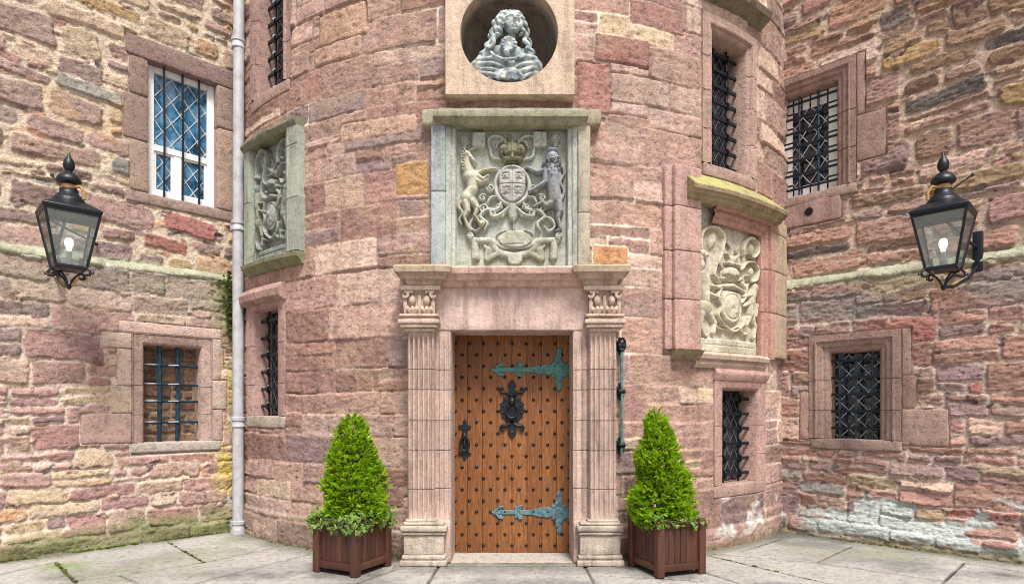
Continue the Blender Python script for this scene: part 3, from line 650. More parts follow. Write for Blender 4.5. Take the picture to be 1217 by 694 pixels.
# ------------------------------------------------------------------ left wall windows
def blocks(mb, lst, w0, w1, cols, amp=.006, r=.014, seed=0, step=.06):
    for i, (a, b, c, d) in enumerate(lst): rbox(mb, a, b, c, d, w0, w1, np.clip(pick(cols), 0, 1), r, step, amp, seed=seed + i)
DR = [(1, S(156, 126, 114)), (1, S(144, 116, 106)), (.6, S(166, 138, 124))]
DRP = [(1, S(200, 166, 152)), (1, S(188, 152, 140)), (.7, S(206, 178, 158))]
def sash_window():
    u0, u1, v0, v1 = LU; wd = u1 - u0; hh = v1 - v0; W = UPW
    m_ = MB(); j = .27
    blocks(m_, sash_blocks(), W - .25, W + .012, DR, .010, .022, 30)
    win = m_.build('window', M['rubble'], lw, LW, weld=.0004); win['label'] = 'white sash window with diamond panes behind three upright bars'
    f = MB(); ws = W - .10; c = (.8, .8, .8); t = .075
    def fr(a, b, c_, d, w1, w2): box(f, a, b, c_, d, w1, w2)
    zm = v0 + hh * .385
    fr(u0, u0 + t, v0, v1, ws - .06, ws); fr(u1 - t, u1, v0, v1, ws - .06, ws); fr(u0 + t, u1 - t, v1 - .06, v1, ws - .06, ws); fr(u0 + t, u1 - t, v0, v0 + .07, ws - .06, ws + .004)
    fr(u0 + t, u1 - t, zm - .03, zm + .03, ws - .05, ws - .006)
    um = u0 + wd * .45; fr(um - .035, um + .035, v0 + .07, zm - .03, ws - .06, ws - .012)
    a_, b_ = u0 + t, u1 - t
    for x0, x1, y0, y1 in ((a_, a_ + .03, v0 + .07, zm - .03), (um - .065, um - .035, v0 + .07, zm - .03), (um + .035, um + .065, v0 + .07, zm - .03), (b_ - .03, b_, v0 + .07, zm - .03)): fr(x0, x1, y0, y1, ws - .05, ws - .022)
    for x0, x1 in ((a_ + .03, um - .065), (um + .065, b_ - .03)): fr(x0, x1, v0 + .07, v0 + .10, ws - .05, ws - .024); fr(x0, x1, zm - .055, zm - .03, ws - .05, ws - .024)
    f.build('sash', M['white'], win, LW, bevel=.004)
    gl = MB(); box(gl, a_, b_, v0 + .05, v1 - .05, ws - .056, ws - .05); gl.build('glass_pane', M['glasssky'], win, LW)
    l = MB(); lattice(l, a_, b_, zm + .03, v1 - .06, ws - .046, .185, .25, .011, .006, .3); lattice(l, a_ + .03, um - .065, v0 + .10, zm - .05, ws - .046, .16, .22, .011, .006); lattice(l, um + .065, b_ - .03, v0 + .10, zm - .05, ws - .046, .16, .22, .011, .006)
    l.build('lead_lattice', M['lead'], win, LW)
    for fx in (.235, .50, .745):
        b = MB(); x = u0 + wd * fx; tube(b, [(x, v0 - .02, W - .055), (x + .004, (v0 + v1) / 2, W - .05), (x, v1 + .02, W - .055)], .0135, n=4); b.build('iron_bar', M['iron'], win, LW)
sash_window()
def barred_window():
    u0, u1, v0, v1 = LL; m_ = MB()
    ring(m_, u0, u1, v0, v1, [(0, -.24), (0, -.035), (.012, -.012), (.03, .0), (.085, .004), (.10, .010), (.108, -.004), (.112, .014), (.118, .016), (.118, -.06)], S(190, 156, 144), False, .04, [v0 + .3, v0 + .62], .003, 3)
    blocks(m_, barred_blocks(), -.08, .010, DRP, .007, .016, 60)
    rbox(m_, u0 - .13, u1 + .22, v0 - .115, v0 - .004, -.22, .014, S(190, 178, 166), .02, .05, .008, seed=9)
    win = m_.build('window', M['rubble'], lw, LW, weld=.0004, var=.15); win['label'] = 'small walled up window behind two upright and four cross bars'
    st = layout(u0 - .1, u1 + .1, v0 - .1, v1 + .1, (.10, .18), (.14, .34), lambda u, v: pick([(2, S(150, 112, 88)), (1, S(126, 92, 76)), (1, S(164, 128, 96))]), .3, .04, (.006, .014), (.015, .03))
    masonry('rubble_infill', LW, u0 - .06, u1 + .06, v0 - .06, v1 + .06, .010, st, [], -.24, S(176, 150, 122), M['rubble'], win, (.02, .02, 4), .025, .01, .02, None, 300)
    W = u1 - u0; H = v1 - v0
    for fx in (.29, .61):
        b = MB(); x = u0 + W * fx; tube(b, [(x, v0 - .02, -.09), (x + .005, v0 + H * .5, -.085), (x, v1 + .02, -.09)], .024, n=8); b.build('iron_bar', M['blueiron'], win, LW)
    for fy in (.20, .42, .60, .80):
        b = MB(); y = v0 + H * fy; tube(b, [(u0 - .02, y, -.115), (u0 + W * .2, y + .002, -.115), (u0 + W * .3, y, -.06), (u0 + W * .45, y - .002, -.10), (u0 + W * .61, y + .002, -.06), (u0 + W * .75, y, -.11), (u1 + .02, y, -.115)], .015, n=6); b.build('iron_bar', M['blueiron'], win, LW)
barred_window()

# ------------------------------------------------------------------ right wall windows
def grid_window(rc, W, label, nx, ny, curtain, lat, seed, ringc, left_blocks=True):
    u0, u1, v0, v1 = rc; m_ = MB(); H = v1 - v0; wd = u1 - u0; GD = .13 if curtain else .2
    ring(m_, u0, u1, v0, v1, [(0, W - .26), (0, W - .05), (.012, W - .022), (.035, W - .008), (.062, W - .01), (.07, W + .006), (.078, W + .012), (.125, W + .014), (.132, W + .03), (.146, W + .032), (.15, W + .012), (.21, W + .014), (.212, W - .08)], ringc, False, .04, [v0 + H * .33, v0 + H * .68], .003, seed)
    blocks(m_, grid_blocks(rc, left_blocks), W - .08, W + .008, [(1, S(172, 136, 124)), (1, S(158, 122, 112)), (.7, S(184, 148, 134))], .008, .016, seed + 4)
    rbox(m_, u0 - .2, u1 + .22, v0 - .12, v0 - .003, W - .22, W + .022, S(168, 138, 126), .02, .05, .01, seed=seed + 2)
    win = m_.build('window', M['ashlar'], rw, RW, weld=.0004, var=.15); win['label'] = label
    gl = MB(); box(gl, u0 - .02, u1 + .02, v0 - .02, v1 + .02, W - GD - .015, W - GD - .01); gl.build('glass_pane', M['glassdark'], win, RW)
    if curtain:
        c = MB(); t = wd * .20
        for a, b in ((u0, u0 + t), (u1 - t, u1)):
            for k in range(7): y = v0 + (k + .04) * H / 7; box(c, a + .01, b - .01, y + .012, y + H / 7 - .012, W - GD - .006, W - GD - .002)
        for k in range(4):
            a = u0 + t + k * (wd - 2 * t) / 4; box(c, a + .01, a + (wd - 2 * t) / 4 - .01, v1 - H * .13, v1 - .01, W - GD - .006, W - GD - .002); box(c, a + .01, a + (wd - 2 * t) / 4 - .01, v0 + .01, v0 + H * .12, W - GD - .006, W - GD - .002)
        c.build('white_border_pane', M['white'], win, RW)
    l = MB(); du, dv = lat; t = wd * .20 if curtain else .01; tt = H * .13 if curtain else .01; lattice(l, u0 + t, u1 - t, v0 + tt, v1 - tt, W - GD + .004, du, dv, .010, .005, .15); l.build('lead_lattice', M['lead'], win, RW)
    for k in range(nx):
        b = MB(); x = u0 + wd * (k + .5 + (.5 if curtain else 0)) / (nx + (1 if curtain else 0)); tube(b, [(x, v0 - .02, W - .085), (x, v1 + .02, W - .085)], .013, n=6); b.build('iron_bar', M['blueiron'], win, RW)
    for k in range(ny):
        b = MB(); y = v0 + H * (k + .62) / (ny + .1); strip(b, (u0 - .02, y, W - .075), (u1 + .02, y, W - .075), .030 if not curtain else .024, .016); b.build('iron_bar', M['iron'], win, RW)
grid_window(RU, UPW, 'upper grilled window with white border panes, half hidden by the tower', 2, 7, True, (.17, .23), 40, S(156, 122, 112), False)
grid_window(RL, 0, 'lower window with a dark cross grille and diamond panes', 3, 5, False, (.20, .21), 50, S(174, 138, 126))
h = MB(); rbox(h, *HOLEB, UPW - .05, UPW + .016, S(168, 128, 124), .02, .05, .006, seed=5); tube(h, [(HU, HV, UPW), (HU, HV, UPW + .024)], .046, (.01, .008, .007), 18)  # near-black disc on the face stands in for the shade inside a hole
h.build('block_painted_hole', M['dressed'], rw, RW)
# ================================================================== THE ROUND TOWER
def trect(x0, x1, y0, y1, w=0): 
    a = TOW.px(x0, y0, w); b = TOW.px(x1, y1, w); return a, b
# main openings
DOORX, DOORH = .575, 2.185
RTW = (TOW.px(848.6, 120)[0], TOW.px(889, 120)[0], TOW.px(848.6, 196)[1], TOW.px(848.6, 38)[1])
RTL = (TOW.px(860, 520)[0], TOW.px(901, 520)[0], TOW.px(860, 576)[1], TOW.px(860, 463)[1])
LTW = (TOW.px(305, 60)[0], TOW.px(334, 60)[0], TOW.px(331, 100)[1], 6.75)
LTL = (TOW.px(300, 430)[0], TOW.px(329, 430)[0], TOW.px(328, 494)[1], TOW.px(328, 364)[1])
PW = .085                                                             # how far the side panel frames stand proud
RP = (TOW.px(833.5, 300, PW)[0], TOW.px(922, 300, PW)[0], TOW.px(834, 417, PW)[1], TOW.px(836, 238, PW)[1])
RPo = (TOW.px(793, 300, PW)[0], TOW.px(937, 300, PW)[0])
LP = (TOW.px(297, 250, .06)[0], TOW.px(335.5, 250, .10)[0], TOW.px(335, 302, .06)[1], TOW.px(335, 158, .06)[1])
LPo = (TOW.px(288, 250, .10)[0], TOW.px(353, 250, .10)[0])
NICHE = (-.027, 4.93, .453)
def circ(U, V): x = R * np.sin(U / R); return (np.hypot(x - NICHE[0], V - NICHE[1]) < NICHE[2] + .04)
holes = [(-.80, .80, -.1, 2.62), (-.62, .62, 2.6, 4.2), circ, g_(RTW, .03), g_(RTL, .03), g_(LTW, .03), g_(LTL, .03), (RP[0] + .02, RP[1] - .02, RP[2], RP[3]), (LP[0] + .01, LP[1] - .01, LP[2], LP[3])]
def mort_tower(U, V):
    pale = sst(-.02, .38, fb2(U * .9 + 7, V * .9, 55, 3) + .5 * np.exp(-((np.abs(U) - .95) / .28) ** 2) - .1)
    return S(176, 138, 124) + (S(240, 222, 206) - S(176, 138, 124)) * pale[..., None]
def tower_open(U, V):                                                # joints that have lost their mortar are deeper
    return .35 + 1.5 * sst(0., .45, fb2(U * .8, V * 1.1, 56, 3) + .35 * sst(3.6, 4.6, V) * (U < 0))
def paint_tower(U, V, C, D):
    n = fb2(U * 3, V * 3, 61, 4)
    wt = sst(.05, .22, fb2(U * 3, V * 4, 62, 4)) * sst(.60, .42, V + .1 * n) * sst(.06, .16, V) * sst(2.0, 2.4, U); C = C + (S(222, 222, 214) - C) * (wt * .9)[..., None]
    gr = sst(.5, .2, V + .15 * n) * .5 * (U < 0); C = C + (S(146, 128, 114) - C) * gr[..., None]
    ms = sst(.10, .01, V + .07 * n); C = C + (S(124, 116, 72) - C) * (ms * .7)[..., None]
    dk = sst(.2, .6, fb2(U * 1.1, V * .55, 63, 4)); C = C * (1 - .20 * dk)[..., None]
    pl = sst(.2, .6, fb2(U * 1.3 + 5, V * 1.0, 64, 4)); C = C + (S(212, 180, 166) - C) * (pl * .28)[..., None]
    yl = sst(.25, .5, fb2(U * 2.1, V * 2.6, 65, 4)); C = C + (S(200, 160, 122) - C) * (yl * .25)[..., None]
    gy = sst(.3, .55, fb2(U * 5, V * 7, 66, 4)); C = C + (S(156, 144, 134) - C) * (gy * .35)[..., None]
    return C
stt = layout(-4.1, 0, -.05, 7.0, (.19, .36), (.34, 1.0), col_tower, .22, .006, (.003, .009), (.008, .022), (.0, .007)) 
stt = [s_ for s_ in stt if s_[0] - s_[2] < 0] + layout(.25, 4.1, -.05, 7.0, (.20, .40), (.4, 1.05), col_tower, .2, .006, (.003, .009), (.008, .022), (.0, .007))
NOV = [0]
# a few stones the photograph singles out: orange and yellow blocks
for px, py, hw, hh, c in ((490, 213, .17, .155, S(190, 138, 70)), (726, 304, .18, .10, S(206, 134, 74)), (448, 152, .42, .085, S(204, 160, 136)), (406, 30, .30, .16, S(198, 152, 124)), (450, 158, .0, .0, PINK), (706, 105, .16, .24, S(178, 118, 110)), (780, 20, .3, .11, S(172, 120, 110)), (741, 60, .28, .13, S(158, 102, 94)), (400, 62, .3, .09, S(196, 152, 128))):
    if hw: u_, v_ = TOW.px(px, py); NOV[0] += 1; stt.append((u_, v_, hw, hh, 0, .02, c, .010, .004, .006)); 
masonry('masonry', TOW, -4.0, 4.0, -.04, 6.9, .0115, stt, holes, lambda U, V: .02 * sst(.35, .3, V), mort_tower, M['ashlar'], tw, (.020, .022, 1.8), .013, .005, .010, paint_tower, 400, tower_open, 1.3, .13, over=NOV[0], sink=[around(RTW, .17, .17, .13, .17), around(RTL, .15, .15, .13, .15), around(LTW, .17, .17, .13, 1), around(LTL, .15, .15, .13, .15)], ragged=.005)
k = MB(); box(k, -4.2, 4.2, -.05, 6.9, -1.1, -.55, nu=40); box(k, -4.2, 4.2, 6.9, 9.4, -1.1, -.01, nu=40); k.build('tower_core', M['dressed'], tw, TOW)

TP = S(188, 152, 138); TP2 = S(178, 142, 130)
# ------------------------------------------------------------------ tower windows
def grille(win, surf, rc, w_, nv_, nh, spike, mat='iron', lead=True):
    u0, u1, v0, v1 = rc; wd = u1 - u0; H = v1 - v0
    gl = MB(); box(gl, u0 - .02, u1 + .02, v0 - .02, v1 + .02, w_ - .10, w_ - .095, nu=4); gl.build('glass_pane', M['glassdark'], win, surf)
    if lead: l = MB(); lattice(l, u0, u1, v0 + .02, v1 - .02, w_ - .085, .13, .17, .008, .005); l.build('lead_lattice', M['leaddark'], win, surf)
    for k in range(nv_):
        b = MB(); x = u0 + wd * (k + .6) / (nv_ + .2); tube(b, [(x, v0 - .02, w_), (x, v1 + .02, w_)], .014, n=6); b.build('iron_bar', M[mat], win, surf)
    for k in range(nh):
        b = MB(); y = v0 + H * (k + .55) / (nh + .1)
        strip(b, (u0 - .01, y, w_ + .022), (u1 + .01, y, w_ + .022), .034, .02)
        if spike:
            for k2 in range(nv_): x = u0 + wd * (k2 + .6) / (nv_ + .2); tube(b, [(x, y + .045, w_ + .006), (x, y + .02, w_ + .034), (x, y - .02, w_ + .034), (x, y - .045, w_ + .006)], .013, n=5)
        b.build('iron_bar', M[mat], win, surf)
def tower_window(rc, prof, label, c, joints, sill, w_, nv_, nh, seed, hood=None, sides='LTR'):
    u0, u1, v0, v1 = rc; m_ = MB(); ring(m_, u0, u1, v0, v1, prof, c, False, .04, joints, .003, seed, sides)
    if sill is not None: rbox(m_, u0 - .16, u1 + .16, v0 - .13, v0 - .003, -.28, .012, sill, .015, .05, .006, seed=seed)
    if hood: mould(m_, u0 - .17, u1 + .17, hood, c, .05, .004, seed)
    win = m_.build('window', M['ashlar'], tw, TOW, weld=.0003, var=.15); win['label'] = label
    grille(win, TOW, rc, w_, nv_, nh, True)
    return win
PROF = [(0, -.32), (0, -.045), (.012, -.018), (.03, -.006), (.05, -.012), (.056, .006), (.064, .02), (.085, .026), (.10, .016), (.106, .006), (.17, .010), (.172, -.05)]
PROF2 = [(0, -.30), (0, -.03), (.012, -.008), (.03, .006), (.15, .012), (.155, -.05)]
tower_window(RTW, PROF, 'upper tower window right of the bust, dark grille in a moulded pink frame', TP, [RTW[2] + .35, RTW[2] + .75, RTW[2] + 1.1], TP2, -.17, 2, 8, 11)
tower_window(RTL, PROF2, 'low tower window right of the door behind a dark iron grille', S(196, 150, 140), [RTL[2] + .3, RTL[2] + .62], TP2, -.14, 2, 6, 12,
             [(RTL[3] + .09, -.02), (RTL[3] + .10, .02), (RTL[3] + .16, .055), (RTL[3] + .19, .055), (RTL[3] + .24, .02), (RTL[3] + .25, -.02)])
tower_window(LTW, PROF, 'tall tower window beside the drainpipe near the top, seen at a slant', S(172, 132, 124), [LTW[2] + .4, LTW[2] + .9], TP2, -.16, 2, 9, 13)
tower_window(LTL, PROF2, 'narrow low tower window beside the drainpipe with a pale sill', S(186, 144, 136), [LTL[2] + .35, LTL[2] + .8], S(186, 168, 154), -.13, 2, 6, 14,
             [(LTL[3] + .06, -.02), (LTL[3] + .06, .03), (LTL[3] + .10, .09), (LTL[3] + .17, .10), (LTL[3] + .24, .05), (LTL[3] + .25, -.02)])
# bottom of the third panel, over the upper right window
m_ = MB(); ua, va = TOW.px(845, 2, .08); ub, vb = TOW.px(909, 40, .08); mould(m_, ua - .12, ub + .04, [(5.66, 0), (5.70, .06), (5.74, .13), (5.80, .15), (5.82, .10), (5.86, .10), (5.90, .03), (5.9, -.05)], S(126, 112, 96), .05, .006, 6)
v9 = 5.9; ring(m_, ua + .25, ub - .18, v9, 6.85, [(0, -.06), (0, .02), (.04, .05), (.10, .05), (.11, .03), (.16, .03), (.162, -.05)], S(182, 150, 136), False, .05, [6.3], .003, 9)
box(m_, ua + .22, ub - .15, v9 - .02, 6.85, -.08, -.05, S(176, 190, 190), nu=6)
m_.build('carved_panel', M['dressed'], tw, TOW, weld=.0003)['label'] = 'panel cut off by the top of the picture, dark moulded ledge below'

# ------------------------------------------------------------------ portal
def column(mb, prof, v0, v1, c, joints=(), amp=.002, seed=0, step=.05, flip=1, fade=None):
    vs_ = sorted(set(list(np.linspace(v0, v1, int((v1 - v0) / step) + 1)) + [j + e for j in joints for e in (-.006, -.003, .003, .006)])); k = len(prof); V = []; jn = []
    jl = [v0] + sorted(joints); tone = rng.uniform(.9, 1.06, len(jl) + 1); C = []
    for v in vs_:
        j = any(abs(v - x) < .0045 for x in joints); t = tone[max(i for i, x in enumerate(jl) if x <= v + 1e-6)]
        for (u, w_, wf) in prof:
            f = 1 if fade is None else fade(v)
            V.append((flip * u, v, wf + (w_ - wf) * f - (.008 if j else 0))); C.append(np.asarray(c) * t * (.8 if j else 1))
    V = np.array(V); V[:, 2] += amp * fb3(V * 9, seed); V[:, 0] += amp * .7 * fb3(V * 9 + 5, seed)
    F = [(i * k + j, i * k + j + 1, (i + 1) * k + j + 1, (i + 1) * k + j) for i in range(len(vs_) - 1) for j in range(k - 1)]
    mb.add(V, F, C)
def flutes(a, b, n, w_, dp):
    out_ = [(a, w_, w_)]; p_ = (b - a) / n
    for i in range(n):
        s_ = a + p_ * (i + .16); e = a + p_ * (i + .84); out_.append((s_, w_, w_))
        for t in (.12, .3, .5, .7, .88): out_.append((s_ + (e - s_) * t, w_ - dp * math.sin(math.pi * t), w_))
        out_.append((e, w_, w_))
    return out_ + [(b, w_, w_)]
JC = S(194, 164, 152)
JT = [.70, 1.06, 1.34, 1.63, 1.82]
def pilaster(sg, label):
    m_ = MB()
    if sg < 0: prof = [(-.985, -.12, -.12), (-.985, .02, .02), (-.972, .025, .025), (-.968, .092, .092)] + flutes(-.960, -.735, 5, .10, .030) + [(-.728, .092, .092), (-.725, .015, .015)] + flutes(-.718, -.585, 3, .02, .016) + [(-.578, .008, .008), (-.575, -.02, -.02), (-.575, -.40, -.40)]
    else: prof = [(-.985, -.12, -.12), (-.985, .02, .02), (-.972, .025, .025), (-.968, .092, .092)] + flutes(-.960, -.735, 5, .10, .022) + [(-.728, .092, .092), (-.725, .02, .02), (-.715, .012, .02), (-.706, .03, .02), (-.688, .045, .02), (-.668, .03, .02), (-.660, .008, .02), (-.652, .02, .02), (-.61, .024, .02), (-.60, .01, .02), (-.592, .018, .02), (-.578, .008, .008), (-.575, -.02, -.02), (-.575, -.40, -.40)]
    fade = lambda v: float(sst(.44, .47, v) * sst(2.14, 2.11, v))
    column(m_, prof, .0, 2.60, JC, JT, .003, 3 if sg < 0 else 8, .045, 1 if sg < 0 else -1, fade)
    pl = m_.build('pilaster', M['dressed'], tw, FR, var=.17); pl['label'] = label
    f = -sg                                                          # mirror
    X = lambda a, b: (min(f * -a, f * -b), max(f * -a, f * -b)) if False else ((a, b) if sg < 0 else (-b, -a))
    p = MB(); PC = S(188, 174, 158)
    for a, b, v0, v1, wd, r in ((-1.035, -.60, 0, .055, .175, .012), (-1.022, -.612, .056, .10, .160, .018), (-1.005, -.63, .10, .285, .14, .01), (-1.02, -.615, .285, .315, .158, .012), (-1.035, -.60, .315, .372, .172, .018), (-1.01, -.63, .372, .40, .145, .012), (-.99, -.70, .40, .425, .125, .01)):
        a, b = X(a, b); rbox(p, a, b, v0, v1, -.1, wd, PC * random.uniform(.9, 1.05), r, .035, .006, seed=int(v0 * 100) + (5 if sg > 0 else 0))
    a, b = X(-.64, -.577); rbox(p, a, b, 0, .40, -.38, .05, S(196, 160, 150), .02, .05, .005, seed=4)
    p.build('pedestal', M['dressed'], pl, FR, weld=.0003, var=.30, vs=9)
    c = MB(); CC = S(200, 174, 156)
    for a, b, v0, v1, wd in ((-1.0, -.715, 2.168, 2.20, .135), (-1.035, -.685, 2.20, 2.235, .165), (-1.05, -.67, 2.236, 2.275, .182), (-1.02, -.70, 2.276, 2.30, .152), (-1.04, -.68, 2.30, 2.325, .17), (-.995, -.725, 2.326, 2.51, .105), (-1.035, -.66, 2.545, 2.592, .165)):
        a, b = X(a, b); rbox(c, a, b, v0, v1, -.1, wd, CC * random.uniform(.93, 1.05), .01, .04, .004, seed=int(v0 * 90))
    for uc in (-1.015, -.70):                                        # volutes under the abacus
        s_ = 1 if uc < -.9 else -1; pts = []
        for i in range(15): a_ = i / 14 * 4.6; rr = .042 * (1 - .75 * i / 14); pts.append(((uc + s_ * (.02 + rr * math.sin(a_))) * (1 if sg < 0 else -1), 2.50 + rr * math.cos(a_), .13 + .002 * i))
        tube(c, pts, [.02 - .0008 * i for i in range(15)], CC * .97, 6)
        tube(c, [((uc + s_ * .03) * (1 if sg < 0 else -1), 2.535, .135), ((-.86 + (uc + .86) * .35) * (1 if sg < 0 else -1), 2.535, .135)], .016, CC, 6)
    for uc in (-.925, -.79):                                         # bulbs and leaves of the bell
        x = uc * (1 if sg < 0 else -1); ball(c, (x, 2.455, .115), (.036, .048, .036), CC * .98, 10)
        for dx_ in (-.05, 0, .05): tube(c, [(x + dx_ * .3, 2.335, .105), (x + dx_ * .8, 2.375, .125), (x + dx_ * 1.05, 2.405, .118)], [.018, .022, .010], CC, 6)
    for uc in (-.99, -.857, -.73):
        x = uc * (1 if sg < 0 else -1); tube(c, [(x, 2.335, .105), (x, 2.42, .125), (x, 2.50, .12)], [.016, .02, .012], CC, 6)
    c.build('capital', M['carved'], pl, FR, weld=.0002, var=.10, vs=14)
pilaster(-1, 'fluted pilaster on the latch side of the door'); pilaster(1, 'worn fluted pilaster on the hinge side of the door')
m_ = MB()
rbox(m_, -.727, .727, 2.19, 2.62, -.40, .03, S(204, 172, 164), .012, .05, .006, seed=3)
for x, wd, vv in ((-.60, .012, .5),): pass
lin = m_.build('lintel', M['dressed'], tw, FR, weld=.0003, var=.16, vs=5)
# warm streaks belong to the stone of the lintel
a = lin.data.attributes['Col']; n_ = len(lin.data.vertices); co = np.zeros(n_ * 3, np.float32); lin.data.vertices.foreach_get('co', co); co = co.reshape(-1, 3); cc = np.zeros(n_ * 4, np.float32); a.data.foreach_get('color', cc); cc = cc.reshape(-1, 4)
sv = fb2(co[:, 0] * 9 + co[:, 2] * 2.5, co[:, 2] * 1.6, 88, 4); cc[:, :3] = np.clip(cc[:, :3] * (1 + sv[:, None] * np.array([.22, .30, .34])), 0, .9); a.data.foreach_set('color', cc.ravel())
e = MB(); EC = S(184, 160, 138); top = S(160, 156, 108)
PR = [(2.585, .035), (2.60, .075), (2.635, .085), (2.642, .095), (2.646, .125), (2.685, .135), (2.694, .145), (2.698, .175), (2.745, .185), (2.765, .165), (2.79, .02)]
mould_ret(e, -.66, .66, PR, S(206, 166, 154), -.1, .004, .05, 2)
for a, b in ((-.915, -.715), (.715, .915)): mould_ret(e, a, b, [(v - .004, w_ + .085) for v, w_ in PR], EC, -.12, .003, .04, 5 + int(a))
en = e.build('entablature', M['dressed'], tw, FR, sharp=30, var=.1, vs=7)
a = en.data.attributes['Col']; n_ = len(en.data.vertices); co = np.zeros(n_ * 3, np.float32); en.data.vertices.foreach_get('co', co); co = co.reshape(-1, 3); cc = np.zeros(n_ * 4, np.float32); a.data.foreach_get('color', cc); cc = cc.reshape(-1, 4)
mk = (sst(2.72, 2.78, co[:, 2]) * (np.abs(co[:, 0]) > .6) * .8)[:, None]; cc[:, :3] = cc[:, :3] + (S(168, 164, 96) - cc[:, :3]) * mk; a.data.foreach_set('color', cc.ravel())
m_ = MB(); rbox(m_, -.62, .62, -.03, .008, -.60, .02, S(172, 162, 152), .006, .06, .002); m_.build('threshold', M['paving'], tw, FR)

# ------------------------------------------------------------------ oak door
d = MB(); W0 = -.36; xs = np.linspace(-.60, .60, 9)
for i in range(8):
    t = random.choice([S(152, 98, 54), S(141, 89, 48), S(160, 106, 58)]) * random.uniform(.94, 1.05)
    rbox(d, xs[i] + .0012, xs[i + 1] - .0012, .012, 2.22, W0 - .05, W0 + random.uniform(-.001, .001), t, .004, .15, .0008, seed=i)
pit = .1432
for r_ in range(20):
    z = .082 + r_ * .1125
    if z > 2.15: break
    for i in range(9):
        x = -.572 + i * pit + (0 if r_ % 2 == 0 else pit / 2)
        if x > .59: continue
        if (abs(x) < .13 and 1.15 < z < 1.75) or (x < -.36 and .93 < z < 1.33 and x > -.56): continue
        V = []; rr = .018
        lathe(d, [(rr, 0), (rr * .95, .006), (rr * .55, .013), (0, .016)], (.01, .01, .012), 6, (x, z, W0), 2, 1)
door = d.build('door', [M['wood'], M['iron']], tw, FR, sharp=35); door['label'] = 'studded oak plank door with blue green strap hinges'
def flat_iron(name, polys, disks, w0, th, mat, extra=None, bev=.004):
    b = MB()
    for p in polys:
        n = len(p); V = [(x, y, w0) for x, y in p] + [(x, y, w0 + th) for x, y in p]; F = [tuple(range(n, 2 * n)), tuple(range(n))[::-1]] + [(i, (i + 1) % n, n + (i + 1) % n, n + i) for i in range(n)]; b.add(V, F)
    for x, y, r in disks: lathe(b, [(r, 0), (r, th * .9), (r * .7, th * 1.25), (0, th * 1.3)], (.5, .5, .5), 14, (x, y, w0))
    if extra: extra(b)
    return b.build(name, mat, door, FR, bevel=bev, sharp=40)
def hinge(z, mat):
    Wt = W0; x1 = .598; P = [[(x1, z - .055), (x1, z + .055), (.50, z + .05), (.42, z + .035), (.36, z + .055), (.28, z + .045), (.20, z + .026), (.10, z + .022), (.02, z + .02), (-.12, z + .02), (-.17, z + .026), (-.215, z), (-.17, z - .026), (-.12, z - .02), (.02, z - .02), (.10, z - .022), (.20, z - .026), (.28, z - .045), (.36, z - .055), (.42, z - .035), (.50, z - .05)]]
    P.append([(.445, z + .05), (.43, z + .12), (.452, z + .16), (.485, z + .20), (.50, z + .155), (.492, z + .115), (.515, z + .05)]); P.append([(x, 2 * z - y) for x, y in P[1]][::-1])
    Dk = [(.475, z, .062), (-.165, z, .03), (.06, z, .042), (.475, z + .185, .030), (.475, z - .185, .030), (.455, z + .085, .028), (.49, z - .085, .028)]
    for s_ in (1, -1): Dk += [(-.115, z + s_ * .042, .020), (.085, z + s_ * .05, .022), (.04, z + s_ * .048, .016), (.42, z + s_ * .058, .022), (.53, z + s_ * .058, .022)]
    def ex(b):
        for s_ in (1, -1): tube(b, [(-.16, z + s_ * .015, Wt + .01), (-.125, z + s_ * .055, Wt + .012), (-.09, z + s_ * .058, Wt + .012), (-.088, z + s_ * .036, Wt + .010)], [.014, .014, .011, .008], n=6); tube(b, [(.06, z + s_ * .02, Wt + .01), (.07, z + s_ * .062, Wt + .012), (.10, z + s_ * .066, Wt + .011), (.105, z + s_ * .04, Wt + .009)], [.016, .014, .011, .008], n=6)
    hg = flat_iron('strap_hinge', P, Dk, Wt + .001, .011, mat, ex, .003)
    return hg
hg = hinge(1.847, M['verdigris']); hg['label'] = 'green strap hinge near the top of the door'
hg = hinge(.415, M['blueverd']); hg['label'] = 'blue grey strap hinge near the foot of the door'
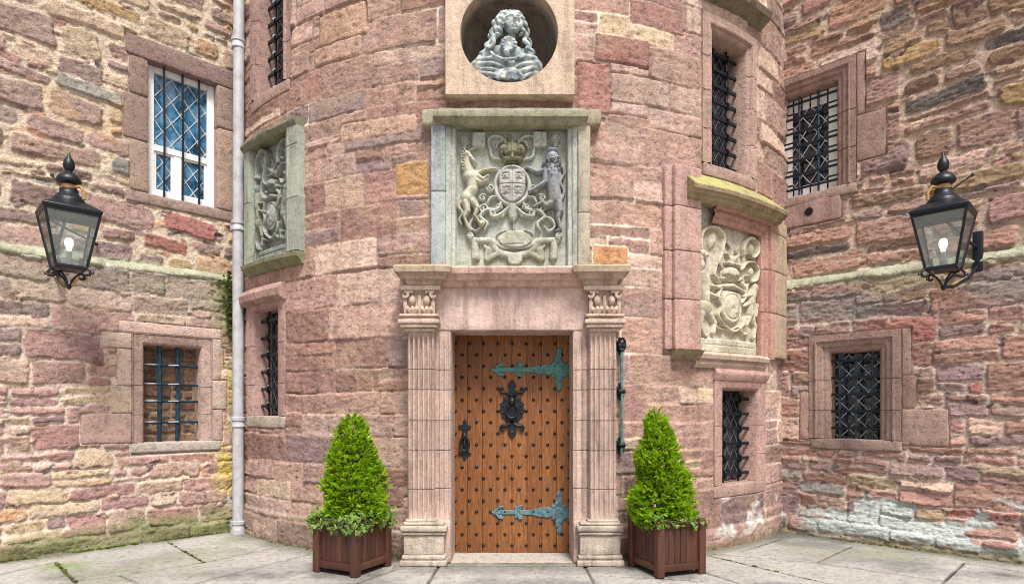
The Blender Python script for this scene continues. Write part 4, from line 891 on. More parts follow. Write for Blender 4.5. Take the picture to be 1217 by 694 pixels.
def knocker():
    z = 1.45; P = []; n = 26
    P.append([((.118 + (.014 if i % 2 else -.006)) * math.sin(2 * math.pi * i / n), z + (.135 + (.012 if i % 2 else -.004)) * math.cos(2 * math.pi * i / n)) for i in range(n)])
    for s_ in (1, -1):
        P.append([(0, z + s_ * .30), (.03, z + s_ * .265), (.045, z + s_ * .235), (.03, z + s_ * .20), (.028, z + s_ * .12), (-.028, z + s_ * .12), (-.03, z + s_ * .20), (-.045, z + s_ * .235), (-.03, z + s_ * .265)][::s_])
    def ex(b):
        for s_ in (1, -1):
            for t in (1, -1): tube(b, [(t * .02, z + s_ * .14, W0 + .014), (t * .055, z + s_ * .17, W0 + .02), (t * .10, z + s_ * .165, W0 + .02), (t * .118, z + s_ * .185, W0 + .02), (t * .105, z + s_ * .215, W0 + .02), (t * .08, z + s_ * .205, W0 + .018)], [.022, .022, .018, .015, .013, .009], n=7)
        ball(b, (0, z + .075, W0 + .035), (.036, .044, .03)); ball(b, (0, z + .055, W0 + .06), (.013, .018, .016), n=8)
        for t in (1, -1): ball(b, (t * .016, z + .088, W0 + .058), .008, n=8)
        tube(b, [(.058 * math.sin(a_), z - .02 - .062 * math.cos(a_) * 1.1, W0 + .04) for a_ in np.linspace(-2.6, 2.6, 20)], [.011 + .006 * math.cos(a_) ** 2 for a_ in np.linspace(-2.6, 2.6, 20)], n=8)
        ball(b, (0, z - .098, W0 + .03), .02); 
        for a_ in np.linspace(0, 6.283, 11)[:-1]: ball(b, (.098 * math.sin(a_), z + .115 * math.cos(a_), W0 + .016), .014, n=6)
    flat_iron('knocker', P, [(0, z, .10), (0, z + .235, .02), (0, z - .235, .02)], W0 + .001, .014, M['iron'], ex, .003)
knocker()
def handle():
    x = -.476; z = 1.12; P = []
    for s_, k in ((1, 1.0), (-1, .8)):
        P.append([(x, z + s_ * .235 * k), (x + .018, z + s_ * .205 * k), (x + .022, z + s_ * .175 * k), (x + .065, z + s_ * .165 * k), (x + .06, z + s_ * .13 * k), (x + .025, z + s_ * .125 * k), (x + .03, z + s_ * .05), (x - .03, z + s_ * .05), (x - .025, z + s_ * .125 * k), (x - .06, z + s_ * .13 * k), (x - .065, z + s_ * .165 * k), (x - .022, z + s_ * .175 * k), (x - .018, z + s_ * .205 * k)][::s_])
    def ex(b):
        tube(b, [(x + .055 * math.sin(a_) * (1 - .45 * (math.cos(a_) + 1) / 2), z - .01 + .075 * math.cos(a_), W0 + .035) for a_ in np.linspace(0, 6.283, 25)[:-1]], .0125, n=8, closed=True)
        ball(b, (x, z + .075, W0 + .02), .024); ball(b, (x, z - .02, W0 + .012), (.02, .05, .015))
    flat_iron('door_handle', P, [(x, z, .03)], W0 + .001, .011, M['iron'], ex, .003)
handle()
# ================================================================== CARVED PANELS
AGED = S(176, 184, 172)
def main_panel():
    m_ = MB(); v0, v1 = 2.775, 4.14
    box(m_, -.60, .60, v0, v1 + .1, -.16, -.10, AGED)
    ring(m_, -.53, .525, v0, v1, [(0, -.12), (0, -.06), (.012, -.035), (.03, -.03), (.045, -.03), (.05, -.012), (.075, .004), (.095, .006)], S(190, 196, 186), False, .04, [], .004, 3)
    for a, b, c_, jn in ((-.765, -.627, S(164, 178, 182), 3.5), (.622, .738, S(176, 166, 146), 3.3)):
        rbox(m_, a, b, v0, jn - .002, -.1, .03, c_, .012, .05, .006, seed=2); rbox(m_, a, b, jn + .002, v1 + .06, -.1, .034, c_ * .95, .012, .05, .006, seed=3)
    pn = m_.build('carved_panel', M['carved'], tw, FR, weld=.0003, var=.14, vs=7); pn['label'] = 'large royal arms panel in grey stone right above the door'
    h_ = MB(); mould_ret(h_, -.60, .58, [(v1 - .02, .02), (v1 - .018, .045), (v1 - .005, .055), (v1 + .005, .062), (v1 + .022, .098), (v1 + .028, .112), (v1 + .075, .118), (v1 + .085, .110), (v1 + .135, .05), (v1 + .15, -.02)], S(148, 146, 120), -.1, .006, .03, 4)
    rbox(h_, -.85, -.66, v1 - .02, v1 + .125, -.1, .05, S(162, 158, 136), .02, .04, .012, seed=6); rbox(h_, .64, .84, v1 - .02, v1 + .12, -.1, .05, S(160, 148, 124), .02, .04, .012, seed=7)
    h_.build('hood_mould', M['carved'], pn, FR, sharp=50, var=.16, vs=8)
    # drawing units: the enlarged crop, (255..890) across, (110..957) down
    sx = 1.055 / 635; sy = (v1 - v0) / 847; tf = (-.53 - 255 * sx, v1 + 112 * sy, (sx, sy)); W = -.10
    for cx_, cy_, bx_, by_, r_ in ((300, 188, 382, 185, 15), (825, 176, 735, 182, 18)):
        P = [('b', bx_, by_, 41, 48, 3, .045, 5), ('e', cx_, cy_, 31, 33, 0, .05), ('b', cx_, cy_ + 38, 13, 15, 3, .035, 4), ('c', min(bx_, cx_), cy_ + 8, 6, max(bx_, cx_), cy_ + 8, 6, .012)]
        for a_ in np.linspace(0, 6.28, 9)[:-1]: P.append(('e', cx_ + r_ * math.cos(a_), cy_ + r_ * math.sin(a_), 9, 9, 0, .065))
        relief('corner_badge', FR, P, tf, W, AGED, pn)
    cr = [('b', 575, 296, 64, 13, 8, .06, 5), ('e', 575, 312, 56, 12, 0, .05), ('e', 575, 242, 74, 54, 0, .075), ('e', 522, 240, 24, 34, .4, .075), ('e', 628, 240, 24, 34, -.4, .075), ('c', 575, 300, 14, 575, 205, 9, .085), ('e', 558, 165, 12, 24, 0, .05), ('e', 560, 190, 16, 12, 0, .06)]
    for i in range(7): cr.append(('e', 516 + i * 20, 262 + 8 * abs(i - 3) / 3, 11, 13, 0, .095))
    for i in range(6): cr.append(('e', 524 + i * 20, 292, 7, 7, 0, .075))
    relief('crown', FR, cr, tf, W, S(146, 148, 120), pn, seed=3, grooves=[('c', 545, 312, 5, 605, 312, 5, .035), ('c', 548, 215, 3, 540, 270, 3, .015), ('c', 602, 215, 3, 610, 270, 3, .015)])
    sh = [('s', 575, 455, 80, 100, .075), ('o', 575, 455, 98, 112, 14, .048)]
    gr = [('c', 575, 360, 3, 575, 552, 3, .012), ('c', 497, 452, 3, 655, 452, 3, .012)]
    for (cx_, cy_) in ((536, 408), (614, 408), (540, 495), (610, 495)):
        for k_ in range(3): gr.append(('c', cx_ - 22, cy_ - 20 + 18 * k_, 3.5, cx_ + 22, cy_ - 22 + 18 * k_, 3.5, .006))
        gr += [('o', cx_, cy_, 20, 22, 4, .007)]
    sh += [('e', 536, 405, 14, 16, .3, .082), ('e', 614, 405, 12, 18, 0, .082), ('e', 540, 495, 12, 16, 0, .08), ('e', 608, 492, 14, 14, 0, .08)]
    relief('shield', FR, sh, tf, W, S(176, 178, 172), pn, grooves=gr, seed=5)
    un = [('c', 330, 400, 44, 352, 405, 46, .085), ('c', 350, 405, 44, 345, 480, 34, .08), ('c', 345, 480, 34, 318, 525, 46, .085), ('e', 318, 530, 46, 50, .3, .09),
          ('c', 318, 335, 32, 330, 395, 42, .08), ('c', 318, 280, 24, 318, 340, 32, .08), ('c', 318, 275, 24, 355, 320, 15, .09), ('e', 350, 316, 18, 13, .6, .092), ('c', 290, 258, 12, 286, 330, 14, .06), ('c', 300, 246, 9, 310, 262, 10, .07), ('c', 330, 250, 8, 385, 218, 4, .05),
          ('c', 370, 400, 22, 410, 425, 14, .08), ('c', 410, 425, 14, 438, 405, 11, .085), ('c', 365, 425, 20, 400, 445, 13, .075), ('c', 400, 445, 13, 436, 425, 9, .075), ('c', 378, 385, 15, 420, 365, 10, .07), ('c', 420, 365, 10, 470, 358, 9, .06), ('e', 478, 360, 14, 10, 0, .06),
          ('c', 310, 560, 32, 318, 610, 22, .085), ('c', 318, 610, 20, 300, 650, 14, .08), ('c', 300, 650, 13, 325, 715, 12, .075), ('c', 345, 550, 30, 375, 590, 20, .08), ('c', 375, 590, 18, 360, 640, 13, .075), ('c', 360, 640, 13, 395, 690, 14, .075), ('e', 400, 680, 26, 22, .5, .07), ('e', 330, 722, 20, 10, 0, .06)]
    un += [('e', 292 + 3 * (k_ % 2), 262 + 17 * k_, 13, 11, .5, .075) for k_ in range(7)] + [('e', 312, 262, 10, 9, 0, .08), ('e', 345, 300, 7, 5, 0, .10)]
    un += poly([(285, 545), (268, 585), (290, 620), (272, 660), (285, 690)], [12, 14, 13, 11, 8], .06)
    relief('unicorn', FR, un, tf, W, S(190, 188, 166), pn, seed=7)
    li = [('e', 806, 292, 40, 44, 0, .095), ('c', 790, 250, 14, 826, 250, 14, .08), ('e', 806, 312, 16, 16, 0, .112), ('e', 792, 284, 6, 5, 0, .10), ('e', 820, 284, 6, 5, 0, .10), ('c', 800, 360, 50, 812, 400, 52, .09), ('c', 812, 400, 50, 815, 470, 40, .085), ('c', 815, 470, 40, 822, 540, 46, .09),
          ('c', 770, 380, 22, 765, 440, 19, .08), ('c', 765, 440, 18, 690, 488, 13, .08), ('e', 678, 494, 18, 16, 0, .075), ('c', 760, 365, 18, 720, 380, 14, .07), ('c', 720, 380, 14, 665, 352, 11, .06), ('e', 660, 352, 15, 12, 0, .062),
          ('c', 838, 560, 30, 848, 610, 24, .085), ('c', 848, 610, 22, 838, 650, 15, .08), ('c', 838, 650, 14, 850, 715, 13, .075), ('e', 842, 722, 24, 12, 0, .065), ('c', 805, 560, 30, 770, 580, 24, .08), ('c', 770, 580, 22, 740, 545, 16, .07), ('c', 745, 560, 15, 700, 585, 13, .07)]
    for i in range(20): a_ = i * 2.4; li.append(('e', 806 + (14 + 2.0 * i) * math.cos(a_), 330 + (20 + 2.8 * i) * math.sin(a_) * (1 if math.sin(a_) > 0 else .6), 13, 15, a_, .098))
    li += poly([(862, 540), (872, 490), (852, 440), (872, 390), (866, 350)], [9, 10, 10, 9, 12], .055)
    relief('lion', FR, li, tf, W, S(150, 156, 166), pn, seed=9)
    mt = []
    for sg in (-1, 1):
        X = lambda x: 575 + sg * (x - 575)
        mt += poly([(X(600), 210), (X(640), 165), (X(690), 160), (X(712), 190), (X(700), 240), (X(690), 285), (X(640), 300)], [10, 12, 12, 12, 12, 12, 9], .035)
        mt += poly([(X(610), 180), (X(650), 195), (X(668), 230)], [9, 10, 8], .035)
        mt += spiral(X(700), 470, 24, 1.3, 8, .05, 0, sg) + spiral(X(735), 590, 28, 1.3, 9, .045, 2, -sg) + spiral(X(690), 620, 20, 1.2, 8, .05, 1, sg) + spiral(X(745), 530, 22, 1.2, 8, .05, 4, sg) + spiral(X(655), 585, 20, 1.2, 8, .05, 3, sg)
        mt += poly([(X(640), 560), (X(665), 600), (X(720), 600), (X(760), 640), (X(720), 680), (X(735), 720)], [12, 15, 14, 15, 13, 8], .05) + poly([(X(600), 590), (X(640), 625), (X(690), 640), (X(705), 600)], [12, 15, 14, 10], .05)
        mt += poly([(X(760), 640), (X(800), 655), (X(820), 700), (X(785), 725), (X(760), 700)], [10, 12, 12, 11, 8], .045)
        mt += poly([(X(668), 520), (X(700), 530), (X(716), 560)], [10, 12, 8], .05)
    mt += [('c', 575, 585, 40, 580, 640, 26, .055), ('c', 580, 640, 26, 584, 668, 8, .05), ('c', 540, 600, 16, 520, 640, 10, .045), ('c', 612, 600, 16, 632, 640, 10, .045), ('c', 584, 670, 7, 584, 715, 7, .03)]
    relief('mantling', FR, mt, tf, W, S(178, 184, 170), pn, seed=11)
    bn = [('b', 592, 774, 112, 58, 42, .045, 8)]
    for sg in (-1, 1):
        X = lambda x: 588 + sg * (x - 588)
        bn += poly([(X(690), 800), (X(735), 782), (X(838), 776)], [30, 24, 20], .036) + spiral(X(846), 752, 20, 1.4, 9, .05, 1.5, sg) + poly([(X(720), 800), (X(665), 852), (X(600), 868)], [26, 26, 22], .034)
        bn += [('c', X(818), 790, 22, X(812), 880, 26, .036), ('c', X(760), 812, 12, X(735), 835, 20, .03), ('c', X(735), 840, 26, X(742), 888, 24, .034), ('c', X(742), 888, 24, X(690), 860, 20, .034)]
    bn += [('b', 590, 890, 46, 40, 38, .045, 8)]
    relief('motto_scroll', FR, bn, tf, W, S(184, 188, 172), pn, grooves=[('o', 592, 774, 104, 52, 5, .016), ('c', 530, 804, 3, 640, 802, 3, .008)], k=.008, seed=13)
main_panel()

def side_field(surf, rc, w0, part, col, seed, hs=.66):
    """two supporters, shield, barred helm and looping mantle above a plain scroll block; drawn on the enlarged crop"""
    u0, u1, v0, v1 = rc; tf = (u0, v1, ((u1 - u0) / 100, (v1 - v0) / 150)); kw = dict(step=.0062, rough=.003, k=.004, hs=hs)
    def c(x, y): t = 55 + (x - 45) * .29; return ((x - 45) / 2.4, (y - t) / (612 - t) * 150)
    Q = .52
    def cc(x1, y1, r1, x2, y2, r2, h): return ('c', *c(x1, y1), r1 * .74, *c(x2, y2), r2 * .74, h * .85)
    def e(x, y, rx, ry, h, ro=0): return ('e', *c(x, y), rx * .78, ry * .85, ro, h * .9)
    def pl(pts, r, h): return poly([c(*p_) for p_ in pts], [q_ * Q for q_ in r], h)
    sx_, sy_ = c(168, 418)
    relief('shield', surf, [('s', sx_, sy_, 17, 19, .09), ('e', sx_ - 2, sy_ - 2, 7, 9, .3, .105), ('e', sx_ + 4, sy_ + 6, 5, 5, .3, .10)], tf, w0, col, part, seed=seed, grooves=[('o', sx_, sy_, 13.5, 14.5, 1.0, .012)], **kw)
    relief('helmet', surf, [e(170, 282, 16, 11, .13), cc(135, 300, 4, 205, 302, 4, .10), cc(120, 335, 3.5, 170, 330, 4.5, .10), cc(170, 330, 4.5, 215, 352, 3.5, .10), e(172, 225, 9, 8, .09), cc(150, 235, 3, 200, 245, 3, .10), cc(160, 215, 2.5, 150, 196, 2, .08), cc(180, 220, 2.5, 196, 200, 2, .08)], tf, w0, col * .97, part, seed=seed + 1,
           grooves=[('e', *c(152, 296), 6, 3.6, .2, .09), ('e', *c(184, 300), 6, 3.6, -.1, .09)], **kw)
    mt = pl([(75, 215), (62, 160), (72, 100), (110, 88), (138, 125), (132, 185), (120, 235), (132, 262)], [2.6, 3.4, 4.2, 4.2, 4.2, 4, 4, 3], .09) + [e(102, 140, 7, 13, .075, .3)] + pl([(112, 240), (105, 285), (122, 320)], [4, 4.5, 3], .09)
    mt += pl([(215, 205), (218, 160), (245, 130), (278, 150), (280, 190), (255, 212), (235, 195)], [3, 3.6, 4.2, 4.2, 4, 3.6, 2.6], .09) + [e(254, 178, 5, 9, .08)] + pl([(205, 262), (225, 235), (258, 232), (280, 260), (272, 300), (245, 310), (232, 285)], [3.4, 4, 4.4, 4.4, 4.2, 3.8, 2.6], .09) + [e(252, 270, 5.5, 8, .08)]
    mt += pl([(205, 320), (222, 340), (218, 380), (205, 400)], [4, 4.5, 4.5, 3], .085) + pl([(128, 345), (118, 380), (130, 420), (118, 455), (132, 490)], [3.5, 4, 4.5, 4, 3], .085) + pl([(132, 490), (170, 520), (205, 500), (215, 460)], [3, 4, 4, 3], .08) + pl([(190, 500), (218, 528), (240, 505)], [3, 3.6, 3], .075) + pl([(100, 470), (112, 505), (135, 515)], [3, 3.6, 3], .075)
    mt += pl([(150, 150), (165, 175), (160, 200)], [2, 3, 2], .05) + pl([(200, 160), (188, 180), (195, 205)], [2, 3, 2], .05) + pl([(60, 110), (52, 150), (58, 185)], [2, 3, 2], .06) + pl([(235, 320), (228, 350), (236, 372)], [2, 3.4, 2], .07) + pl([(150, 500), (168, 512), (190, 498)], [2, 3, 2], .06)
    relief('mantling', surf, mt, tf, w0, col, part, seed=seed + 2, **kw)
    L_ = [e(66, 195, 8, 7, .11), e(78, 205, 5, 4, .12), cc(62, 215, 6, 62, 262, 6.5, .10), e(64, 246, 7, 9, .11), cc(66, 285, 8, 76, 345, 10, .115), cc(76, 345, 10, 80, 395, 8, .11), e(78, 425, 12, 13, .12), cc(86, 330, 5, 128, 342, 3.4, .10), cc(86, 365, 5, 126, 385, 3.2, .10), cc(66, 450, 7, 60, 500, 4, .11), cc(60, 500, 4, 72, 540, 3.4, .10), cc(92, 448, 6, 108, 490, 4, .10), cc(108, 490, 4, 104, 530, 3.4, .09), e(78, 545, 5, 3, .09)]
    relief('supporter', surf, L_, tf, w0, col * 1.02, part, seed=seed + 4, **kw)
    R_ = [e(266, 335, 9, 9, .11), cc(262, 350, 9, 250, 395, 9, .11), cc(250, 395, 8, 246, 430, 8, .11), e(248, 440, 9, 9, .115), cc(248, 365, 5, 215, 372, 3.2, .10), cc(250, 395, 5, 214, 412, 3.2, .10), cc(242, 455, 6, 226, 490, 4, .10), cc(226, 490, 4, 232, 532, 3.2, .09), cc(256, 455, 6, 268, 495, 4, .10), cc(268, 495, 4, 262, 538, 3.2, .09), cc(276, 450, 2.6, 284, 400, 2.6, .07)]
    relief('supporter', surf, R_, tf, w0, col * .97, part, seed=seed + 6, **kw)
    relief('scroll', surf, [('b', 50, 142, 47, 9, 3, .055, 2)], tf, w0, col * np.array([.95, 1.0, 1.02]), part, seed=seed + 9, grooves=[('c', 12, 141, .8, 88, 141, .8, .010)], **kw)
# ---- right hand panel under its curved hood
u0, u1, v0, v1 = RP; uo0, uo1 = RPo; m_ = MB()
PK = S(194, 150, 140); YS = S(188, 160, 132)
vt = TOW.px(793, 193, PW)[1]; vb = TOW.px(800, 415, PW)[1]
jn = [vb + .5, vb + .98, vb + 1.42]
ks = [vb] + jn + [vt]
for i in range(len(ks) - 1):
    rbox(m_, uo0, uo0 + .085, ks[i] + .002, ks[i + 1] - .002, -.1, PW - .035, PK * random.uniform(.95, 1.04), .012, .05, .004, seed=i)
    rbox(m_, uo0 + .085, u0 - .004, ks[i] + .002, ks[i + 1] - .002, -.1, PW + .012, PK * random.uniform(.95, 1.04), .012, .05, .004, seed=i + 9)
    rbox(m_, u1 + .02, uo1, ks[i] + .002, min(ks[i + 1], v1 + .06) - .002, -.1, PW - .015, YS * random.uniform(.95, 1.03), .012, .05, .004, seed=i + 19)
mould(m_, uo0 + .09, u0 - .006, [(vb - .10, -.05), (vb - .10, .05), (vb - .05, .11), (vb - .004, .145), (vb - .004, -.05)], S(158, 142, 110), .04, .02, 3)
ring(m_, u0 + .19, u1 - .19, v0 - .02, v1 - .17, [(0, -.05), (0, 0), (.02, .012), (.05, .015), (.055, .03), (.075, .045), (.10, .04), (.11, .025), (.125, .03), (.13, .055), (.155, .075), (.18, .078), (.19, .06), (.192, -.05)], S(196, 138, 124), False, .04, jn, .003, 5, 'TR')
box(m_, u0 - .01, u1, v0 - .1, v1, -.10, -.06, S(206, 196, 176), nu=8)
pr = m_.build('carved_panel', M['ashlar'], tw, TOW, weld=.0003, var=.08); pr['label'] = 'arms panel under the mossy curved hood, right of the door'
h_ = MB(); hv = v1
HU0 = TOW.px(809, 196, .0)[0]; HU1 = TOW.px(936, 249, .19)[0]
mould(h_, HU0, HU1, [(hv - .02, -.02), (hv - .015, .10), (hv, .13), (hv + .03, .14), (hv + .035, .165), (hv + .06, .175), (hv + .066, .20), (hv + .10, .21), (hv + .115, .20), (hv + .29, .01), (hv + .29, -.03)], S(166, 146, 112), .04, .006, 2)
ho = h_.build('hood_mould', M['dressed'], pr, TOW, sharp=30, var=.14, vs=8)
a = ho.data.attributes['Col']; n_ = len(ho.data.vertices); co = np.zeros(n_ * 3, np.float32); ho.data.vertices.foreach_get('co', co); co = co.reshape(-1, 3); cc = np.zeros(n_ * 4, np.float32); a.data.foreach_get('color', cc); cc = cc.reshape(-1, 4)
mk = (sst(hv + .095, hv + .112, co[:, 2]) * np.clip(.62 + .8 * fb3(co * 11, 3), 0, 1))[:, None]; cc[:, :3] = cc[:, :3] + (S(172, 170, 84) - cc[:, :3]) * mk; a.data.foreach_set('color', cc.ravel())
sl2 = MB(); mould(sl2, u0 - .04, u1 - .17, [(v0 - .16, -.05), (v0 - .16, .03), (v0 - .12, .06), (v0 - .08, .05), (v0 - .07, .09), (v0 - .03, .10), (v0 + .0, .07), (v0 + .012, -.05)], S(196, 168, 148), .04, .005, 8); sl2.build('sill', M['dressed'], pr, TOW, sharp=30, var=.1)
side_field(TOW, (u0 + .02, u1 - .19, v0 + .01, v1 - .17), -.06, pr, S(200, 192, 168), 50)
# ---- left hand panel by the pipe
u0, u1, v0, v1 = LP; uo0, uo1 = LPo; m_ = MB(); GS = S(166, 172, 158)
ring(m_, u0, u1, v0, v1, [(0, -.08), (0, .04), (.015, .07), (.04, .075), (.05, .09), (.08, .10), (.10, .09), (.105, .10), (uo1 - u1, .10), (uo1 - u1 + .003, -.05)], GS, False, .04, [v0 + .55, v0 + 1.1], .006, 5, 'R')
ring(m_, u0, u1, v0, v1, [(0, -.08), (0, .04), (.015, .07), (.04, .075), (u0 - uo0, .08), (u0 - uo0 + .003, -.05)], GS * np.array([.85, .92, .86]), False, .04, [v0 + .7], .006, 6, 'L')
box(m_, u0 - .02, u1 + .02, v0 - .05, v1 + .05, -.10, -.06, S(160, 166, 158), nu=8)
plf = m_.build('carved_panel', M['carved'], tw, TOW, weld=.0003, var=.14, vs=7); plf['label'] = 'slanted grey arms panel close beside the drainpipe'
h_ = MB(); mould(h_, uo0 - .01, uo1 - .01, [(v1 - .01, -.04), (v1 - .01, .08), (v1 + .015, .11), (v1 + .04, .125), (v1 + .07, .12), (v1 + .10, .06), (v1 + .105, -.04)], S(128, 132, 104), .04, .012, 3); h_.build('hood_mould', M['carved'], plf, TOW, sharp=40, var=.15)
h_ = MB(); mould(h_, uo0 - .01, uo1, [(v0 - .14, -.04), (v0 - .13, .03), (v0 - .08, .07), (v0 - .06, .115), (v0 - .02, .12), (v0 - .005, .09), (v0 - .002, -.04)], S(140, 138, 104), .04, .010, 4); h_.build('sill', M['carved'], plf, TOW, sharp=40, var=.15)
side_field(TOW, (u0, u1, v0, v1), -.06, plf, S(150, 158, 152), 80, 1.0)

# ================================================================== NICHE AND BUST
def niche():
    cx_, cz, r = NICHE; n = 96; wf = .12; m_ = MB(); NS = S(206, 178, 154)
    a_, b_, c_, d_ = -.62, .582, 4.365, 6.3
    ang = np.linspace(0, 2 * math.pi, n, endpoint=False)
    inner = [(cx_ + r * math.cos(t), cz + r * math.sin(t)) for t in ang]; outer = []
    for t in ang:
        ct, st_ = math.cos(t), math.sin(t); k_ = min((b_ - cx_) / ct if ct > 1e-6 else 1e9, (a_ - cx_) / ct if ct < -1e-6 else 1e9, (d_ - cz) / st_ if st_ > 1e-6 else 1e9, (c_ - cz) / st_ if st_ < -1e-6 else 1e9); outer.append((cx_ + k_ * ct, cz + k_ * st_))
    for cor in ((a_, c_), (b_, c_), (a_, d_), (b_, d_)):
        i = int(np.argmin([math.hypot(o_[0] - cor[0], o_[1] - cor[1]) for o_ in outer])); outer[i] = cor
    V = []; 
    for i in range(n):
        ix, iz = inner[i]; ox_, oz = outer[i]
        for f in (0, .02, .3, .65, .985): V.append((ix + (ox_ - ix) * f, iz + (oz - iz) * f, wf if f else wf - .006))
        V.append((ox_, oz, wf - .01)); V.append((ox_, oz, -.14))
    F = [(i * 7 + j, i * 7 + j + 1, ((i + 1) % n) * 7 + j + 1, ((i + 1) % n) * 7 + j) for i in range(n) for j in range(6)]
    m_.add(V, F, NS)
    # the hollow: straight for a hand's breadth, then domed
    rings = [(r, wf - .006), (r * .995, wf - .05), (r * .99, -.10)] + [(r * .99 * math.cos(t), -.10 - .33 * math.sin(t)) for t in np.linspace(.15, 1.5, 9)]
    V = []; C = []
    for rr, w_ in rings:
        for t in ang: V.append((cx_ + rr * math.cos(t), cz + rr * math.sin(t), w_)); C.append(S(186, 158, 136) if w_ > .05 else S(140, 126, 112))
    V = np.array(V); V[:, 2] += .008 * fb3(V * 8, 3)
    F = [(i * n + j, i * n + (j + 1) % n, (i + 1) * n + (j + 1) % n, (i + 1) * n + j) for i in range(len(rings) - 1) for j in range(n)]; F.append(tuple((len(rings) - 1) * n + j for j in range(n)))
    m_.add(V, F, np.array(C))
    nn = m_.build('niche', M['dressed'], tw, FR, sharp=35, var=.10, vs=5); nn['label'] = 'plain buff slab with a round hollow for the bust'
niche()
def bust():
    bx, bz, by = -.055, 4.515, YF - .005
    b = MB()
    def B(x, y, z, rx, ry, rz): ball(b, (x, y, z), (rx, ry, rz), n=16)
    def TB(pts, r, n=9): tube(b, pts, list(r) if isinstance(r, (list, tuple)) else r, n=n)
    # shoulders and chest
    B(0, .02, .15, .29, .12, .15); B(-.17, .02, .17, .14, .10, .10); B(.17, .02, .17, .14, .10, .10); B(0, 0, .27, .17, .10, .11)
    TB([(.02, .02, .30), (.035, -.0, .46)], [.07, .055])
    # head turned a little to its left
    hx, hz = .050, .548; FY = -.028; FZ = 1.0
    def hb(x, y, z, a_, b_, c_): B(hx + (x - hx) * 1.12, y + FY, z, a_ * 1.12, b_, c_ * 1.05)
    def ht(pts, r): TB([(hx + (x - hx) * 1.12, y + FY, z) for x, y, z in pts], [q_ * 1.08 for q_ in r])
    hb(hx, -.02, hz + .01, .068, .092, .10); hb(hx + .008, -.045, hz - .045, .052, .062, .055)
    ht([(hx + .018, -.115, hz + .025), (hx + .028, -.145, hz - .018), (hx + .024, -.125, hz - .030)], [.010, .017, .012])
    ht([(hx - .042, -.088, hz + .033), (hx - .008, -.112, hz + .042), (hx + .014, -.112, hz + .036)], [.007, .010, .008]); ht([(hx + .024, -.112, hz + .036), (hx + .046, -.105, hz + .042), (hx + .066, -.080, hz + .032)], [.008, .010, .007])
    for dx_ in (-.016, .050): hb(hx + dx_, -.094, hz + .018, .014, .012, .008)
    hb(hx + .020, -.112, hz - .052, .024, .014, .007); hb(hx + .020, -.108, hz - .067, .021, .016, .008); hb(hx + .016, -.092, hz - .092, .026, .024, .020)
    hb(hx - .034, -.070, hz - .028, .026, .030, .034); hb(hx + .060, -.060, hz - .028, .018, .030, .034)
    # wig: two high rolls over the brow, long curls falling on either side
    B(-.012, -.01, .645, .062, .085, .042); B(.080, -.01, .636, .050, .08, .040); B(.03, .06, .58, .115, .075, .11)
    def curl(pts, r, turns):
        n = 34; P = [Vector(p) for p in pts]; o_ = []; rr = []
        for i in range(n):
            t = i / (n - 1) * (len(P) - 1); k_ = min(int(t), len(P) - 2); c_ = P[k_].lerp(P[k_ + 1], t - k_); a_ = i / n * turns * 6.283
            o_.append((c_.x + (.012 if c_.x > .05 else -.012) + .012 * math.cos(a_), c_.y + .022 + .010 * math.sin(a_), c_.z)); rr.append(r * (1.05 - .35 * i / n))
        TB(o_, rr, 7)
    for p in (((-.02, -.05, .655), (-.055, -.075, .58), (-.060, -.085, .48), (-.085, -.11, .38), (-.13, -.115, .29)), ((-.05, -.02, .64), (-.090, -.045, .56), (-.100, -.06, .45), (-.135, -.08, .34), (-.19, -.085, .26)), ((-.04, .03, .63), (-.10, .02, .53), (-.135, .01, .42), (-.18, -.0, .31)), ((-.015, -.075, .64), (-.030, -.095, .575), (-.038, -.105, .50), (-.050, -.12, .42)),
              ((.10, -.03, .64), (.132, -.045, .57), (.140, -.055, .47), (.15, -.08, .38), (.17, -.105, .29)), ((.11, .02, .63), (.150, .0, .54), (.165, -.01, .44), (.19, -.03, .33), (.215, -.06, .26)), ((.085, -.06, .645), (.116, -.07, .59), (.122, -.072, .52), (.118, -.09, .44))): curl(p, .0275, 3.6)
    for k_ in range(7): a_ = -1.2 + k_ * .4; TB([(.032 + .03 * math.sin(a_), -.075, .628), (.032 + .075 * math.sin(a_), -.075, .640 + .018 * math.cos(a_)), (.032 + .10 * math.sin(a_), -.03, .625 + .045 * math.cos(a_))], [.010, .019, .02])
    # lace cravat: a rosette of folds
    for k_ in range(11): a_ = k_ * .571; TB([(.02 + .02 * math.cos(a_), -.115, .318 + .024 * math.sin(a_)), (.02 + .050 * math.cos(a_), -.128, .318 + .058 * math.sin(a_)), (.02 + .068 * math.cos(a_ + .35), -.108, .318 + .076 * math.sin(a_ + .35))], [.013, .016, .011], 7)
    B(.02, -.10, .318, .055, .03, .065); TB([(.015, -.125, .28), (.0, -.14, .235), (.02, -.13, .20)], [.018, .026, .014])
    # cloak: broad folds from each shoulder, a roll across the chest, gathers flaring below
    B(0, .02, .10, .30, .115, .11); B(0, .0, .05, .24, .115, .06)
    for k_, (z_, r_) in enumerate(((.205, .020), (.160, .026), (.118, .019), (.075, .024))):
        TB([(-.285 + .012 * k_, .02, z_ - .02), (-.22 + .01 * k_, -.055, z_ + .004), (-.12, -.095 - .006 * k_, z_ - .012 * k_), (-.01, -.112, z_ - .035 - .012 * k_)], [.010, r_, r_ * .9, .008])
    for k_, (z_, r_) in enumerate(((.225, .024), (.175, .018), (.130, .026), (.085, .018))):
        TB([(.295 - .012 * k_, .02, z_ - .02), (.235 - .01 * k_, -.050, z_ + .002), (.15, -.088 - .006 * k_, z_ - .022 * k_), (.07, -.108, z_ - .05 - .014 * k_)], [.010, r_, r_ * .9, .008])
